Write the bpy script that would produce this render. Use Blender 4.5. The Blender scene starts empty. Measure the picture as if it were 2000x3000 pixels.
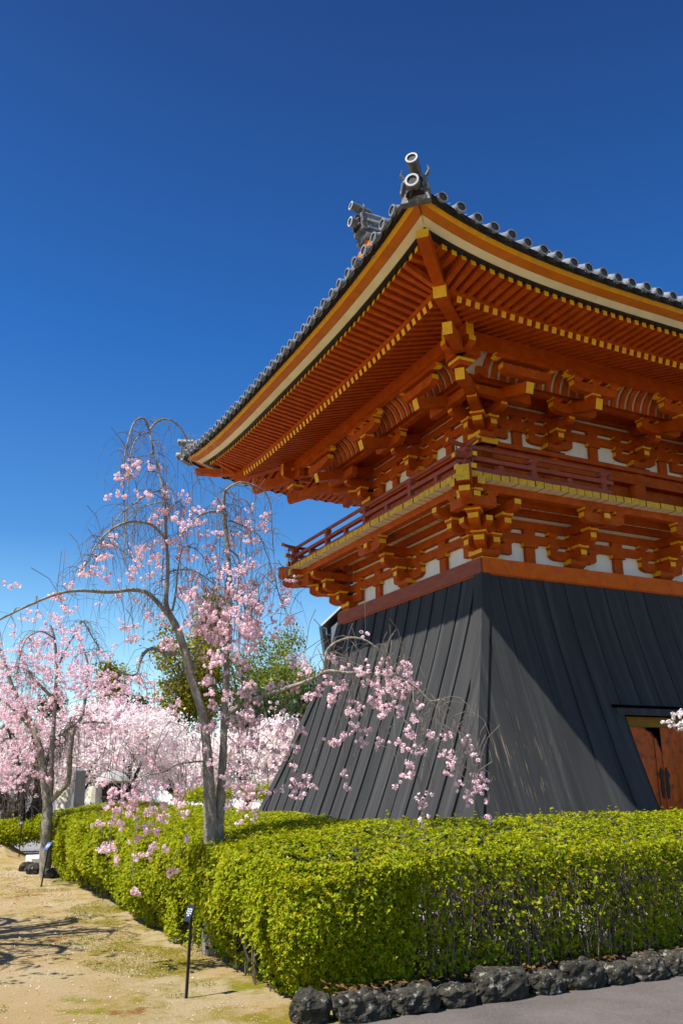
import bpy, math, random
import numpy as np
from mathutils import Vector, Matrix
random.seed(7); rng = np.random.default_rng(7)
R = math.radians
sc = bpy.context.scene
COL = sc.collection

# ------------------------------------------------------------------ camera
CF, CY0, PITCH, ROLL, YAW = 2520.67, 1597.28, 0.267825, -0.00916824, 0.460743
CAM = np.array([-8.08408, -11.1547, 1.6])
_fw = np.array([math.sin(YAW)*math.cos(PITCH), math.cos(YAW)*math.cos(PITCH), math.sin(PITCH)])
_r = np.array([math.cos(YAW), -math.sin(YAW), 0.0]); _u = np.cross(_r, _fw)
_r, _u = math.cos(ROLL)*_r+math.sin(ROLL)*_u, -math.sin(ROLL)*_r+math.cos(ROLL)*_u
cd = bpy.data.cameras.new('camera'); cam = bpy.data.objects.new('camera', cd); COL.objects.link(cam)
cam.matrix_world = Matrix(((_r[0], _u[0], -_fw[0], CAM[0]), (_r[1], _u[1], -_fw[1], CAM[1]), (_r[2], _u[2], -_fw[2], CAM[2]), (0, 0, 0, 1)))
cd.sensor_fit = 'VERTICAL'; cd.sensor_height = 36; cd.lens = CF/3000*36
cd.shift_y = (CY0-1500)/3000; cd.clip_end = 2000; cd.clip_start = .1
sc.camera = cam

# ------------------------------------------------------------------ light
SUN_DIR = Vector((1, .12, -1.72)).normalized()          # the way the light travels
SUN_EL = math.asin(-SUN_DIR.z); SUN_AZ = math.atan2(-SUN_DIR.x, -SUN_DIR.y)   # azimuth of the sun from +Y, clockwise
SKY_TINT = (.29, .82, 1.42, 1)
w = bpy.data.worlds.new("World"); sc.world = w; w.use_nodes = True
nt = w.node_tree; nt.nodes.clear()
sky = nt.nodes.new('ShaderNodeTexSky'); sky.sky_type = 'NISHITA'; sky.sun_disc = False
sky.sun_elevation = SUN_EL; sky.sun_rotation = SUN_AZ
sky.air_density = 1.0; sky.dust_density = 1.1; sky.ozone_density = 3.0; sky.altitude = 200
hs = nt.nodes.new('ShaderNodeMix'); hs.data_type = 'RGBA'; hs.blend_type = 'MULTIPLY'; hs.inputs[0].default_value = 1; hs.inputs[7].default_value = SKY_TINT
bg = nt.nodes.new('ShaderNodeBackground'); bg.inputs['Strength'].default_value = .060
wo = nt.nodes.new('ShaderNodeOutputWorld')
nt.links.new(sky.outputs[0], hs.inputs[6]); 
# deeper blue overhead, paler towards the horizon (clear, slightly hazy spring air)
wt = nt.nodes.new('ShaderNodeTexCoord'); ws = nt.nodes.new('ShaderNodeSeparateXYZ'); wr = nt.nodes.new('ShaderNodeValToRGB'); wm = nt.nodes.new('ShaderNodeMix')
wm.data_type = 'RGBA'; wm.blend_type = 'MULTIPLY'; wm.inputs[0].default_value = 1
for i_, (z_, c_) in enumerate(((0, (9, 3.4, 1.7)), (.18, (4.2, 2.2, 1.42)), (.27, (2.0, 1.5, 1.24)), (.47, (.95, 1.08, 1.14)), (.73, (.78, .62, .70)), (1, (.7, .52, .62)))):
    e_ = wr.color_ramp.elements[i_] if i_ < 2 else wr.color_ramp.elements.new(z_); e_.position = z_; e_.color = (*c_, 1)
nt.links.new(wt.outputs['Generated'], ws.inputs[0]); nt.links.new(ws.outputs[2], wr.inputs[0]); nt.links.new(hs.outputs[2], wm.inputs[6]); nt.links.new(wr.outputs[0], wm.inputs[7]); nt.links.new(wm.outputs[2], bg.inputs[0]); nt.links.new(bg.outputs[0], wo.inputs[0])
sl = bpy.data.lights.new('sun', 'SUN'); sl.energy = 5.0; sl.angle = R(.5); sl.color = (1, .955, .88)
so = bpy.data.objects.new('sun', sl); COL.objects.link(so)
so.rotation_mode = 'QUATERNION'; so.rotation_quaternion = SUN_DIR.to_track_quat('-Z', 'Y')
sc.view_settings.view_transform = 'Standard'; sc.view_settings.look = 'None'; sc.view_settings.exposure = .68; sc.view_settings.gamma = 1
sc.cycles.max_bounces = 8; sc.cycles.diffuse_bounces = 4; sc.cycles.transparent_max_bounces = 8

# ------------------------------------------------------------------ helpers
def ray(x, y):
    d = _fw+(x-1000)/CF*_r-(y-CY0)/CF*_u
    return d
def at(x, y, D):                     # point seen at photo pixel x,y at horizontal distance D
    d = ray(x, y); return CAM+d*D/math.hypot(d[0], d[1])
def ground(x, y, z=0.):
    d = ray(x, y); return CAM+d*(z-CAM[2])/d[2]

def props(o, label=None, cat=None, group=None, kind=None):
    for k, v in (('label', label), ('category', cat), ('group', group), ('kind', kind)):
        if v: o[k] = v
    return o
def empty(name, loc=(0, 0, 0)):
    o = bpy.data.objects.new(name, None); COL.objects.link(o); o.location = loc; return o
def link(name, me, parent=None, smooth=False):
    o = bpy.data.objects.new(name, me); COL.objects.link(o)
    if parent is not None:
        o.parent = parent
        bpy.context.view_layer.update()
        o.matrix_parent_inverse = parent.matrix_world.inverted()
    if smooth:
        me.polygons.foreach_set('use_smooth', np.ones(len(me.polygons), bool))
    return o

class MB:
    def __init__(s): s.v = []; s.f = []; s.m = []
    def face(s, pts, m):
        n = len(s.v); s.v.extend([tuple(p) for p in pts]); s.f.append(tuple(range(n, n+len(pts)))); s.m.append(m)
    def hexa(s, p, m, ov={}):        # 8 points: bottom 0-3, top 4-7 ; ov: face name -> material
        n = len(s.v); s.v.extend([tuple(q) for q in p])
        for nm, f in (('b', (3, 2, 1, 0)), ('t', (4, 5, 6, 7)), ('0', (0, 1, 5, 4)), ('1', (1, 2, 6, 5)), ('2', (2, 3, 7, 6)), ('3', (3, 0, 4, 7))):
            s.f.append(tuple(n+i for i in f)); s.m.append(ov.get(nm, m))
    def box(s, a, b, m, ov={}):
        x0, y0, z0 = a; x1, y1, z1 = b
        s.hexa([(x0, y0, z0), (x1, y0, z0), (x1, y1, z0), (x0, y1, z0), (x0, y0, z1), (x1, y0, z1), (x1, y1, z1), (x0, y1, z1)], m, ov)
    def beam(s, p0, p1, w, h, m, e1=None, e0=None):
        p0 = Vector(p0); p1 = Vector(p1); d = (p1-p0).normalized()
        sd = d.cross(Vector((0, 0, 1)))
        if sd.length < 1e-4: sd = Vector((1, 0, 0))
        sd = sd.normalized()*w/2; up = sd.cross(d).normalized()*h/2
        q = [p0-sd-up, p0+sd-up, p1+sd-up, p1-sd-up, p0-sd+up, p0+sd+up, p1+sd+up, p1-sd+up]
        s.hexa(q, m, {'2': e1 or m, '0': e0 or m})
    def tube(s, pts, rad, m, n=6, cap=True, capm=None):
        pts = [Vector(p) for p in pts]; base = len(s.v); up = Vector((0, 0, 1))
        N = len(pts); x = None
        for i, p in enumerate(pts):
            d = (pts[min(i+1, N-1)]-pts[max(i-1, 0)])
            if d.length < 1e-9: d = Vector((0, 0, 1))
            d.normalize()
            if x is None: x = d.orthogonal()
            x = (x-d*x.dot(d))
            if x.length < 1e-6: x = d.orthogonal()
            x.normalize(); y = d.cross(x)
            r = rad[i] if hasattr(rad, '__len__') else rad
            for k in range(n):
                a = 2*math.pi*k/n; s.v.append(tuple(p+x*(r*math.cos(a))+y*(r*math.sin(a))))
        for i in range(N-1):
            for k in range(n):
                a = base+i*n+k; b = base+i*n+(k+1) % n
                s.f.append((a, b, b+n, a+n)); s.m.append(m)
        if cap:
            s.f.append(tuple(base+k for k in range(n))[::-1]); s.m.append(capm or m)
            s.f.append(tuple(base+(N-1)*n+k for k in range(n))); s.m.append(capm or m)
    def prism(s, poly, mp, w0, w1, m, edge={}, cap=None):   # poly of (u,z); mp(u,w,z)->point ; extruded from w0 to w1
        n = len(s.v); k = len(poly)
        for w_ in (w0, w1):
            s.v.extend([tuple(mp(u, w_, z)) for u, z in poly])
        s.f.append(tuple(range(n, n+k))); s.m.append(cap or m)
        s.f.append(tuple(range(n+2*k-1, n+k-1, -1))); s.m.append(cap or m)
        for i in range(k):
            j = (i+1) % k
            s.f.append((n+i, n+j, n+k+j, n+k+i)); s.m.append(edge.get(i, m))
    def build(s, name, parent=None, smooth=False):
        me = bpy.data.meshes.new(name); me.from_pydata(s.v, [], s.f)
        ms = []
        for m in s.m:
            if m not in ms: ms.append(m)
        for m in ms: me.materials.append(M[m])
        ix = {m: i for i, m in enumerate(ms)}
        me.polygons.foreach_set('material_index', np.array([ix[m] for m in s.m], np.int32))
        if smooth: me.polygons.foreach_set('use_smooth', np.ones(len(s.f), bool))
        me.update()
        return link(name, me, parent)

def quad_mesh(name, C, size, mat, parent=None, aspect=.7, nrm=None, jit=1., fold=0., axis=None):
    """many small rhombus faces: centres C (N,3), size (N,) ; nrm (N,3) preferred normals blended with noise"""
    N = len(C); C = np.asarray(C, float); size = np.broadcast_to(np.asarray(size, float), (N,))
    n = rng.normal(size=(N, 3)); n /= np.linalg.norm(n, axis=1)[:, None]
    if nrm is not None: n = np.asarray(nrm)+jit*n
    n /= np.linalg.norm(n, axis=1)[:, None]
    t = rng.normal(size=(N, 3)) if axis is None else np.asarray(axis)+.5*rng.normal(size=(N, 3))
    a = t-n*np.sum(t*n, axis=1)[:, None]; a /= np.linalg.norm(a, axis=1)[:, None]
    b = np.cross(n, a)
    h = size[:, None]*.5
    V = np.empty((N, 4, 3)); V[:, 0] = C-a*h; V[:, 1] = C+b*h*aspect+a*h*.15+n*h*fold; V[:, 2] = C+a*h; V[:, 3] = C-b*h*aspect+a*h*.15+n*h*fold
    me = bpy.data.meshes.new(name)
    me.vertices.add(4*N); me.vertices.foreach_set('co', V.ravel())
    me.loops.add(4*N); me.loops.foreach_set('vertex_index', np.arange(4*N, dtype=np.int32))
    me.polygons.add(N); me.polygons.foreach_set('loop_start', np.arange(0, 4*N, 4, dtype=np.int32))
    me.polygons.foreach_set('loop_total', np.full(N, 4, np.int32))
    me.materials.append(M[mat]); me.update(calc_edges=True); me.validate()
    return link(name, me, parent)

# ------------------------------------------------------------------ materials
M = {}
def nodes(name):
    m = bpy.data.materials.new(name); m.use_nodes = True; M[name] = m
    t = m.node_tree; return m, t, t.nodes['Principled BSDF']
def N(t, k, **kw):
    n = t.nodes.new('ShaderNode'+k)
    for a, b in kw.items():
        if a in n.inputs: n.inputs[a].default_value = b
        else: setattr(n, a, b)
    return n
def noise_fac(t, scale, stretch=(1, 1, 1), detail=5, rough=.6, lo=.35, hi=.65):
    tc = N(t, 'TexCoord'); mp = N(t, 'Mapping'); mp.inputs['Scale'].default_value = stretch
    nz = N(t, 'TexNoise', Scale=scale, Detail=detail, Roughness=rough)
    mr = N(t, 'MapRange'); mr.inputs['From Min'].default_value = lo; mr.inputs['From Max'].default_value = hi
    t.links.new(tc.outputs['Object'], mp.inputs[0]); t.links.new(mp.outputs[0], nz.inputs['Vector']); t.links.new(nz.outputs['Fac'], mr.inputs['Value'])
    return mr.outputs[0], nz
def mix(t, fac, a, b):
    x = N(t, 'Mix', data_type='RGBA')
    for s_, v in ((0, fac), (6, a), (7, b)):
        if hasattr(v, 'links') or hasattr(v, 'is_linked'): t.links.new(v, x.inputs[s_])
        else: x.inputs[s_].default_value = v if s_ == 0 else (*v, 1)
    return x.outputs[2]
def mat(name, c1, c2, rough=.6, scale=6, stretch=(1, 1, 1), bump=.1, bscale=60, bstretch=None, spec=.3, c3=None, s3=30, lo3=.6, hi3=.75, st3=(1, 1, 1)):
    m, t, p = nodes(name)
    f, _ = noise_fac(t, scale, stretch)
    col = mix(t, f, c1, c2)
    if c3 is not None:
        f3, _ = noise_fac(t, s3, st3, lo=lo3, hi=hi3); col = mix(t, f3, col, c3)
    t.links.new(col, p.inputs['Base Color'])
    p.inputs['Roughness'].default_value = rough; p.inputs['Specular IOR Level'].default_value = spec
    if bump:
        fb, _ = noise_fac(t, bscale, bstretch or stretch, lo=.2, hi=.8)
        b = N(t, 'Bump'); b.inputs['Strength'].default_value = bump; b.inputs['Distance'].default_value = .01
        t.links.new(fb, b.inputs['Height']); t.links.new(b.outputs[0], p.inputs['Normal'])
    return m
def leafmat(name, cols, trans=.45, rough=.5, spec=.25):
    m, t, p = nodes(name)
    g = N(t, 'NewGeometry'); cr = N(t, 'ValToRGB'); e = cr.color_ramp.elements
    while len(e) < len(cols): e.new(.5)
    for i, c in enumerate(cols): e[i].position = i/(len(cols)-1); e[i].color = (*c, 1)
    t.links.new(g.outputs['Random Per Island'], cr.inputs[0])
    p.inputs['Roughness'].default_value = rough; p.inputs['Specular IOR Level'].default_value = spec
    t.links.new(cr.outputs[0], p.inputs['Base Color'])
    tr = N(t, 'BsdfTranslucent'); t.links.new(cr.outputs[0], tr.inputs[0])
    ms = N(t, 'MixShader'); ms.inputs[0].default_value = trans
    t.links.new(p.outputs[0], ms.inputs[1]); t.links.new(tr.outputs[0], ms.inputs[2])
    t.links.new(ms.outputs[0], t.nodes['Material Output'].inputs[0])
    return m

mat('vermilion', (.49, .082, .003), (.35, .055, .003), .6, 5, bump=.12, spec=.12, c3=(.27, .055, .008), s3=16, lo3=.5, hi3=.78)
mat('vermilion_worn_skylit', (.30, .085, .052), (.23, .06, .038), .7, 3, (8, 1, 8), bump=.2, bscale=30, spec=.1)  # left sill: weathered paint, with skylight on that face put into the colour
mat('sill_orange', (.62, .115, .004), (.52, .09, .004), .6, 5, bump=.15, spec=.12, c3=(.2, .07, .05), s3=22, lo3=.55, hi3=.75, st3=(1, 1, 1))
mat('yellow', (.85, .44, .006), (.74, .35, .006), .6, 9, bump=.1, c3=(.5, .2, .02), s3=14, lo3=.6, hi3=.8)
mat('yellow_worn', (.72, .42, .03), (.6, .33, .03), .65, 9, bump=.2, spec=.15, c3=(.34, .21, .02), s3=45, lo3=.54, hi3=.66)
mat('amber', (.56, .165, .006), (.47, .125, .005), .6, 4, bump=.1, c3=(.3, .1, .01), s3=3, lo3=.6, hi3=.85)
mat('cream', (.80, .72, .50), (.72, .62, .40), .6, 3, bump=.08, c3=(.5, .38, .22), s3=5, lo3=.62, hi3=.9)
mat('board_cream', (.78, .66, .45), (.68, .55, .36), .65, 8, bump=.1)
mat('plaster', (.84, .79, .70), (.74, .69, .60), .8, 2.5, bump=.08, c3=(.55, .52, .46), s3=4, lo3=.62, hi3=.9)
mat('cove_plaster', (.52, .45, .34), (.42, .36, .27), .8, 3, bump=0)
mat('rail_red', (.34, .075, .04), (.25, .055, .03), .6, 6, bump=.12, spec=.12)
mat('black_gap', (.004, .004, .004), (.003, .003, .003), .9, bump=0, spec=0)
mat('black_paint', (.02, .02, .02), (.012, .012, .012), .5, bump=0)
mat('metal', (.08, .085, .09), (.05, .05, .055), .4, bump=0)
mat('tile', (.30, .31, .325), (.16, .165, .175), .3, 7, bump=.15, spec=.55, c3=(.035, .033, .03), s3=5, lo3=.55, hi3=.8)  # base lightened to put the sun glints on the tile tops into the colour
mat('tile_old', (.15, .15, .155), (.07, .07, .072), .45, 9, bump=.4, spec=.35, c3=(.30, .31, .32), s3=12, lo3=.58, hi3=.7)
mat('tile_dark', (.040, .034, .028), (.02, .017, .014), .85, 9, bump=.2, spec=.08)
mat('tile_face', (.09, .09, .095), (.03, .03, .03), .7, 60, bump=.6, bscale=70)  # recessed end discs, kept dark in the colour for the shaded eave ends
mat('tile_white', (.50, .50, .50), (.36, .36, .37), .6, 6, bump=.1)
for _nm, _ax in (('skirt_board', (1, 0)), ('skirt_board_side', (0, 1))):
    _v = lambda s_, z: (s_*_ax[0], s_*_ax[1], z)
    mat(_nm, (.050, .049, .048), (.034, .034, .034), .7, 4, _v(1.3, .10), bump=.12, bscale=9, bstretch=_v(5, .12), spec=.08, c3=(.075, .074, .072), s3=3, lo3=.5, hi3=.8, st3=_v(2.2, .10))
    # scuffed streaks of bare wood, mostly near the corner
    _t = M[_nm].node_tree; _p = _t.nodes['Principled BSDF']; _src = _p.inputs['Base Color'].links[0].from_socket
    _f1, _ = noise_fac(_t, 5, _v(6, .35), lo=.60, hi=.66)
    _tc = N(_t, 'TexCoord'); _vd = N(_t, 'VectorMath', operation='DISTANCE'); _vd.inputs[1].default_value = (-.35, -.95, 1.9)
    _mr = N(_t, 'MapRange'); _mr.inputs['From Min'].default_value = .2; _mr.inputs['From Max'].default_value = 1.2; _mr.inputs['To Min'].default_value = 1; _mr.inputs['To Max'].default_value = 0
    _t.links.new(_tc.outputs['Object'], _vd.inputs[0]); _t.links.new(_vd.outputs['Value'], _mr.inputs['Value'])
    _f2, _ = noise_fac(_t, 1.1, (1, 1, .7), 2, lo=.66, hi=.74)
    _mx = N(_t, 'Math', operation='MAXIMUM'); _t.links.new(_mr.outputs[0], _mx.inputs[0]); _t.links.new(_f2, _mx.inputs[1])
    _mm = N(_t, 'Math', operation='MULTIPLY'); _t.links.new(_f1, _mm.inputs[0]); _t.links.new(_mx.outputs[0], _mm.inputs[1])
    _t.links.new(mix(_t, _mm.outputs[0], _src, (.32, .235, .135)), _p.inputs['Base Color'])
mat('door_orange', (.70, .12, .003), (.42, .075, .008), .55, 3, (2, 2, .6), bump=.15, c3=(.11, .03, .02), s3=8, lo3=.5, hi3=.75)
mat('bark', (.36, .32, .265), (.17, .145, .115), .9, 16, (1, 1, .45), bump=1.0, bscale=30, bstretch=(1, 1, 1.4), spec=.1, c3=(.30, .33, .22), s3=7, lo3=.56, hi3=.66)
mat('bark_twig', (.22, .18, .15), (.13, .105, .085), .8, 20, bump=0, spec=.2)
mat('bark_dark', (.05, .042, .035), (.03, .025, .02), .9, 14, bump=.5, spec=.1)
leafmat('pink_petal', [(.97, .78, .82), (.95, .66, .73), (.98, .88, .90), (.86, .44, .56)], .4, .6, .1)
leafmat('pink_petal_far', [(.96, .75, .81), (.93, .64, .73), (.97, .86, .89), (.80, .46, .60)], .4, .6, .1)
leafmat('white_petal', [(.97, .88, .86), (.95, .82, .81), (.98, .94, .92), (.84, .68, .68)], .35, .6, .1)
leafmat('hedge_leaf', [(.37, .43, .006), (.22, .30, .005), (.45, .48, .008), (.11, .18, .004), (.52, .47, .010), (.27, .36, .006), (.52, .33, .02)], .42, .55, .12)
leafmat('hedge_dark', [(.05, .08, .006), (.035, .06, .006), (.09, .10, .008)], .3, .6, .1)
leafmat('conifer_leaf', [(.24, .24, .015), (.40, .32, .02), (.11, .13, .012), (.30, .28, .015)], .3, .6, .1)
leafmat('broad_leaf', [(.16, .22, .02), (.25, .28, .03), (.08, .13, .015), (.33, .32, .04)], .35, .45, .3)
leafmat('dark_leaf', [(.025, .06, .012), (.04, .085, .012), (.07, .12, .015), (.015, .04, .01)], .2, .35, .4)
leafmat('dry_leaf', [(.10, .05, .02), (.16, .09, .03), (.06, .03, .015), (.24, .14, .05)], .1, .7, .1)
leafmat('moss_blade', [(.17, .18, .01), (.26, .22, .02), (.12, .14, .008)], .3, .8, .1)
leafmat('gravel_bit', [(.46, .37, .24), (.36, .27, .16), (.54, .46, .34), (.27, .21, .14)], 0, .9, .1)
leafmat('fallen_petal', [(.95, .80, .82), (.92, .70, .74), (.97, .90, .90)], .2, .7, .1)
mat('stem', (.25, .19, .14), (.11, .085, .06), .85, 9, bump=.3, spec=.1)
mat('stone', (.065, .058, .044), (.020, .018, .014), .9, 9, bump=1., bscale=26, c3=(.27, .26, .22), s3=19, lo3=.57, hi3=.68, spec=.15)
mat('stone_light', (.42, .41, .38), (.32, .31, .29), .85, 9, bump=.3)
mat('stone_grey', (.20, .20, .20), (.15, .15, .15), .85, 30, bump=.25)
mat('stone_cream', (.66, .62, .48), (.52, .49, .38), .8, 4, bump=.2)
mat('slab', (.72, .70, .64), (.6, .58, .53), .8, 6, bump=.2)
mat('asphalt', (.155, .13, .118), (.105, .09, .082), .9, 1.6, bump=.7, bscale=140, spec=.2, c3=(.26, .22, .19), s3=90, lo3=.55, hi3=.75)
mat('plaza', (.24, .24, .245), (.19, .19, .195), .9, 1.5, bump=.3, bscale=80)
mat('court_gravel', (.40, .37, .32), (.28, .26, .22), .95, 60, bump=.8, bscale=120)
mat('wall_white', (.80, .79, .76), (.72, .71, .68), .8, 2, bump=.05)
mat('door_head', (.26, .14, .01), (.2, .11, .01), .7, bump=0)  # yellow head strip, darkened in the colour to stand for the doorway's shade
mat('house_wall', (.85, .84, .76), (.78, .77, .70), .7, 2, bump=.05)
mat('roof_brown', (.10, .085, .07), (.06, .05, .042), .7, 5, bump=.3)
mat('gutter_blue', (.10, .20, .32), (.08, .17, .28), .4, bump=0)
mat('sign_dark', (.015, .018, .03), (.012, .014, .022), .35, bump=0, spec=.5)
mat('sign_blue', (.05, .12, .26), (.05, .11, .24), .35, bump=0, spec=.5)
mat('sign_white', (.8, .82, .85), (.75, .77, .8), .6, bump=0)
mat('camellia_red', (.7, .05, .04), (.6, .04, .03), .6, bump=0)

# sandy path: gravelly sand with moss and rusty patches
_m, _t, _p = nodes('sand')
_f, _ = noise_fac(_t, .9, lo=.35, hi=.65); _c = mix(_t, _f, (.46, .31, .13), (.52, .44, .28))
_f, _ = noise_fac(_t, 55, detail=8, rough=.75, lo=.3, hi=.7); _c = mix(_t, _f, _c, (.32, .22, .10))
_f, _ = noise_fac(_t, 140, detail=3, lo=.58, hi=.68); _c = mix(_t, _f, _c, (.72, .62, .44))
_f, _ = noise_fac(_t, .62, detail=7, rough=.65, lo=.575, hi=.63); _c = mix(_t, _f, _c, (.20, .19, .012))
_f, _ = noise_fac(_t, 1.3, detail=8, rough=.7, lo=.47, hi=.58)
_tc = N(_t, 'TexCoord'); _sx = N(_t, 'SeparateXYZ'); _t.links.new(_tc.outputs['Object'], _sx.inputs[0])
_mr = N(_t, 'MapRange'); _mr.inputs['From Min'].default_value = -6.9; _mr.inputs['From Max'].default_value = -5.7; _t.links.new(_sx.outputs[0], _mr.inputs['Value'])
_mm = N(_t, 'Math', operation='MULTIPLY'); _t.links.new(_f, _mm.inputs[0]); _t.links.new(_mr.outputs[0], _mm.inputs[1])
_c = mix(_t, _mm.outputs[0], _c, (.24, .19, .02))
_f, _ = noise_fac(_t, 1.35, detail=7, rough=.7, lo=.60, hi=.66); _c = mix(_t, _f, _c, (.24, .10, .03))
_t.links.new(_c, _p.inputs['Base Color']); _p.inputs['Roughness'].default_value = .95; _p.inputs['Specular IOR Level'].default_value = .1
_f, _ = noise_fac(_t, 70, detail=8, rough=.75, lo=.2, hi=.8); _b = N(_t, 'Bump'); _b.inputs['Strength'].default_value = .8; _b.inputs['Distance'].default_value = .02
_t.links.new(_f, _b.inputs['Height']); _t.links.new(_b.outputs[0], _p.inputs['Normal'])

# ------------------------------------------------------------------ ground
def sheet(name, pts, z, m, label=None):
    b = MB(); b.face([(x, y, z) for x, y in pts], m); return props(b.build(name), label, None, None, 'structure')
sheet('ground', [(-500, -60), (500, -60), (500, 800), (-500, 800)], 0, 'sand', 'sandy tan path and bare ground')
sheet('road', [(-5.75, -60), (60, -60), (60, -5.30), (-5.35, -5.30), (-5.75, -5.6)], .004, 'asphalt', 'grey asphalt road beside the edging stones')
sheet('gravel_court', [(-4.4, -4.2), (14, -4.2), (14, 9.5), (-4.4, 9.5)], .004, 'court_gravel', 'pale gravel around the bell tower')
sheet('plaza', [(-9.5, 11.2), (60, 11.2), (160, 300), (-160, 300), (-9.5, 20)], .004, 'plaza', 'grey paved ground beyond the hedge')


# ------------------------------------------------------------------ bell tower
LX, LY, ZS = 6.27, 5.28, 5.1
tower = props(empty('bell_tower', (LX/2, LY/2, 0)), 'two-storey vermilion bell tower with black flared board skirt and grey tiled roof', 'bell tower')
def frame(side):                     # local (along wall, outward from the sill plane, height) -> world
    return [lambda l, o, z: (l, -o, z), lambda l, o, z: (-o, l, z), lambda l, o, z: (l, LY+o, z), lambda l, o, z: (LX+o, l, z)][side]
LEN = (LX, LY, LX, LY)
def fbox(b, T, l0, l1, o0, o1, z0, z1, m, front=None, ends=None, bot=None):
    p = [T(l0, o0, z0), T(l1, o0, z0), T(l1, o1, z0), T(l0, o1, z0), T(l0, o0, z1), T(l1, o0, z1), T(l1, o1, z1), T(l0, o1, z1)]
    b.hexa(p, m, {'2': front or m, '1': ends or m, '3': ends or m, 'b': bot or m})
# skirt profile: outward offset as a function of height
PZ = np.array([0, 1.15, 1.4, 2.0, 2.9, 3.55, 4.25, 4.846]); PS = np.array([1.68, 1.215, 1.11, .88, .56, .34, .13, .0])
ZR = np.linspace(0, 4.846, 26)
_sm = np.interp(np.linspace(0, 4.846, 200), PZ, PS); _k = np.ones(21)/21
_sp = np.pad(_sm, 10, mode='reflect', reflect_type='odd'); _sm = np.convolve(_sp, _k, 'valid')
def S(z): return float(np.interp(z, np.linspace(0, 4.846, 200), _sm))
DOOR = (2.12, 4.14, 2.58)
def skirt(side):
    T = frame(side); L = LEN[side]; b = MB(); sb = 'skirt_board' if side % 2 == 0 else 'skirt_board_side'
    step, off = ((.45, .31) if side % 2 == 0 else (.43, .60))
    l = off-step*7; bounds = []
    while l < L+2.4: bounds.append(l); l += step
    for i in range(len(bounds)-1):
        gp = .006 if side % 2 == 0 else .012; la, lb = bounds[i]+gp, bounds[i+1]-gp
        tl, tr = (random.uniform(.030, .042), random.uniform(.022, .034)) if side % 2 == 0 else (random.uniform(.030, .050), random.uniform(.014, .030)); wob = random.uniform(-.003, .003)
        prev = None
        for z in ZR:
            s = S(z); a = max(la+wob*math.sin(z*1.3), -s-.02); c = min(lb+wob*math.sin(z*1.3), L+s+.02)
            if c-a < .004: prev = None; continue
            if side == 0 and z < DOOR[2] and a < DOOR[1] and c > DOOR[0]:
                if a < DOOR[0]-.03: c = DOOR[0]
                elif c > DOOR[1]+.03: a = DOOR[1]
                else: prev = None; continue
            row = [T(a, s-.03, z), T(a, s+tl-.03, z), T(c, s+tr-.03, z), T(c, s-.03, z)]
            if prev:
                for k in range(3): b.face([prev[k], prev[k+1], row[k+1], row[k]], sb)
            prev = row
    for j in range(len(ZR)-1):
        z0, z1 = ZR[j], ZR[j+1]; s0, s1 = S(z0)-.035, S(z1)-.035
        segs = [(None, None)] if not (side == 0 and z0 < DOOR[2]) else [(None, DOOR[0]), (DOOR[1], None)]
        for u, v in segs:
            b.face([T(-s0 if u is None else u, s0, z0), T(L+s0 if v is None else v, s0, z0), T(L+s1 if v is None else v, s1, z1), T(-s1 if u is None else u, s1, z1)], 'black_gap')
    return b.build('skirt_wall', tower)
sk = [skirt(i) for i in range(4)]
def corner_board(T1, L1, end1, T2, L2, end2):
    """two planks meeting on the hip line; end 0 = low end of the wall, 1 = high end"""
    b = MB(); prev = None
    for z in ZR:
        s = S(z); q = s+.036
        def P(T, L, e, back, o): return T(-q+back if not e else L+q-back, o, z)
        row = [P(T1, L1, end1, .25, s-.03), P(T1, L1, end1, .24, q), T1(-q if not end1 else L1+q, q, z), P(T2, L2, end2, .15, q), P(T2, L2, end2, .16, s-.03)]
        if prev:
            for k in range(4): b.face([prev[k], prev[k+1], row[k+1], row[k]], 'skirt_board_side' if k < 2 else 'skirt_board')
        prev = row
    return b
corner_board(frame(1), LY, 0, frame(0), LX, 0).build('corner_board', sk[1])
corner_board(frame(1), LY, 1, frame(2), LX, 0).build('corner_board', sk[1])
corner_board(frame(3), LY, 0, frame(0), LX, 1).build('corner_board', sk[3])
corner_board(frame(3), LY, 1, frame(2), LX, 1).build('corner_board', sk[3])
# doorway in the front skirt
T0 = frame(0)
b = MB(); yd = .36
for x in (DOOR[0], DOOR[1]):
    zs = [z for z in ZR if z < DOOR[2]]+[DOOR[2]]
    for z0, z1 in zip(zs[:-1], zs[1:]): b.face([T0(x, yd-.1, z0), T0(x, S(z0), z0), T0(x, S(z1), z1), T0(x, yd-.1, z1)], 'skirt_board')
b.face([T0(DOOR[0], yd-.1, DOOR[2]), T0(DOOR[1], yd-.1, DOOR[2]), T0(DOOR[1], S(DOOR[2]), DOOR[2]), T0(DOOR[0], S(DOOR[2]), DOOR[2])], 'skirt_board')
dw = b.build('doorway', tower)
b = MB(); fbox(b, T0, DOOR[0]-.16, DOOR[1]+.16, S(2.66)-.2, S(2.58)+.012, 2.58, 2.69, 'skirt_board'); fbox(b, T0, DOOR[0]-.22, DOOR[1]+.22, S(2.75)-.2, S(2.7)+.03, 2.693, 2.74, 'black_gap'); b.build('lintel', dw)
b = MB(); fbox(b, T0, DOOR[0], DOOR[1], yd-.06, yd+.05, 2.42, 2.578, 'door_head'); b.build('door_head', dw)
mid = (DOOR[0]+DOOR[1])/2
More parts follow.
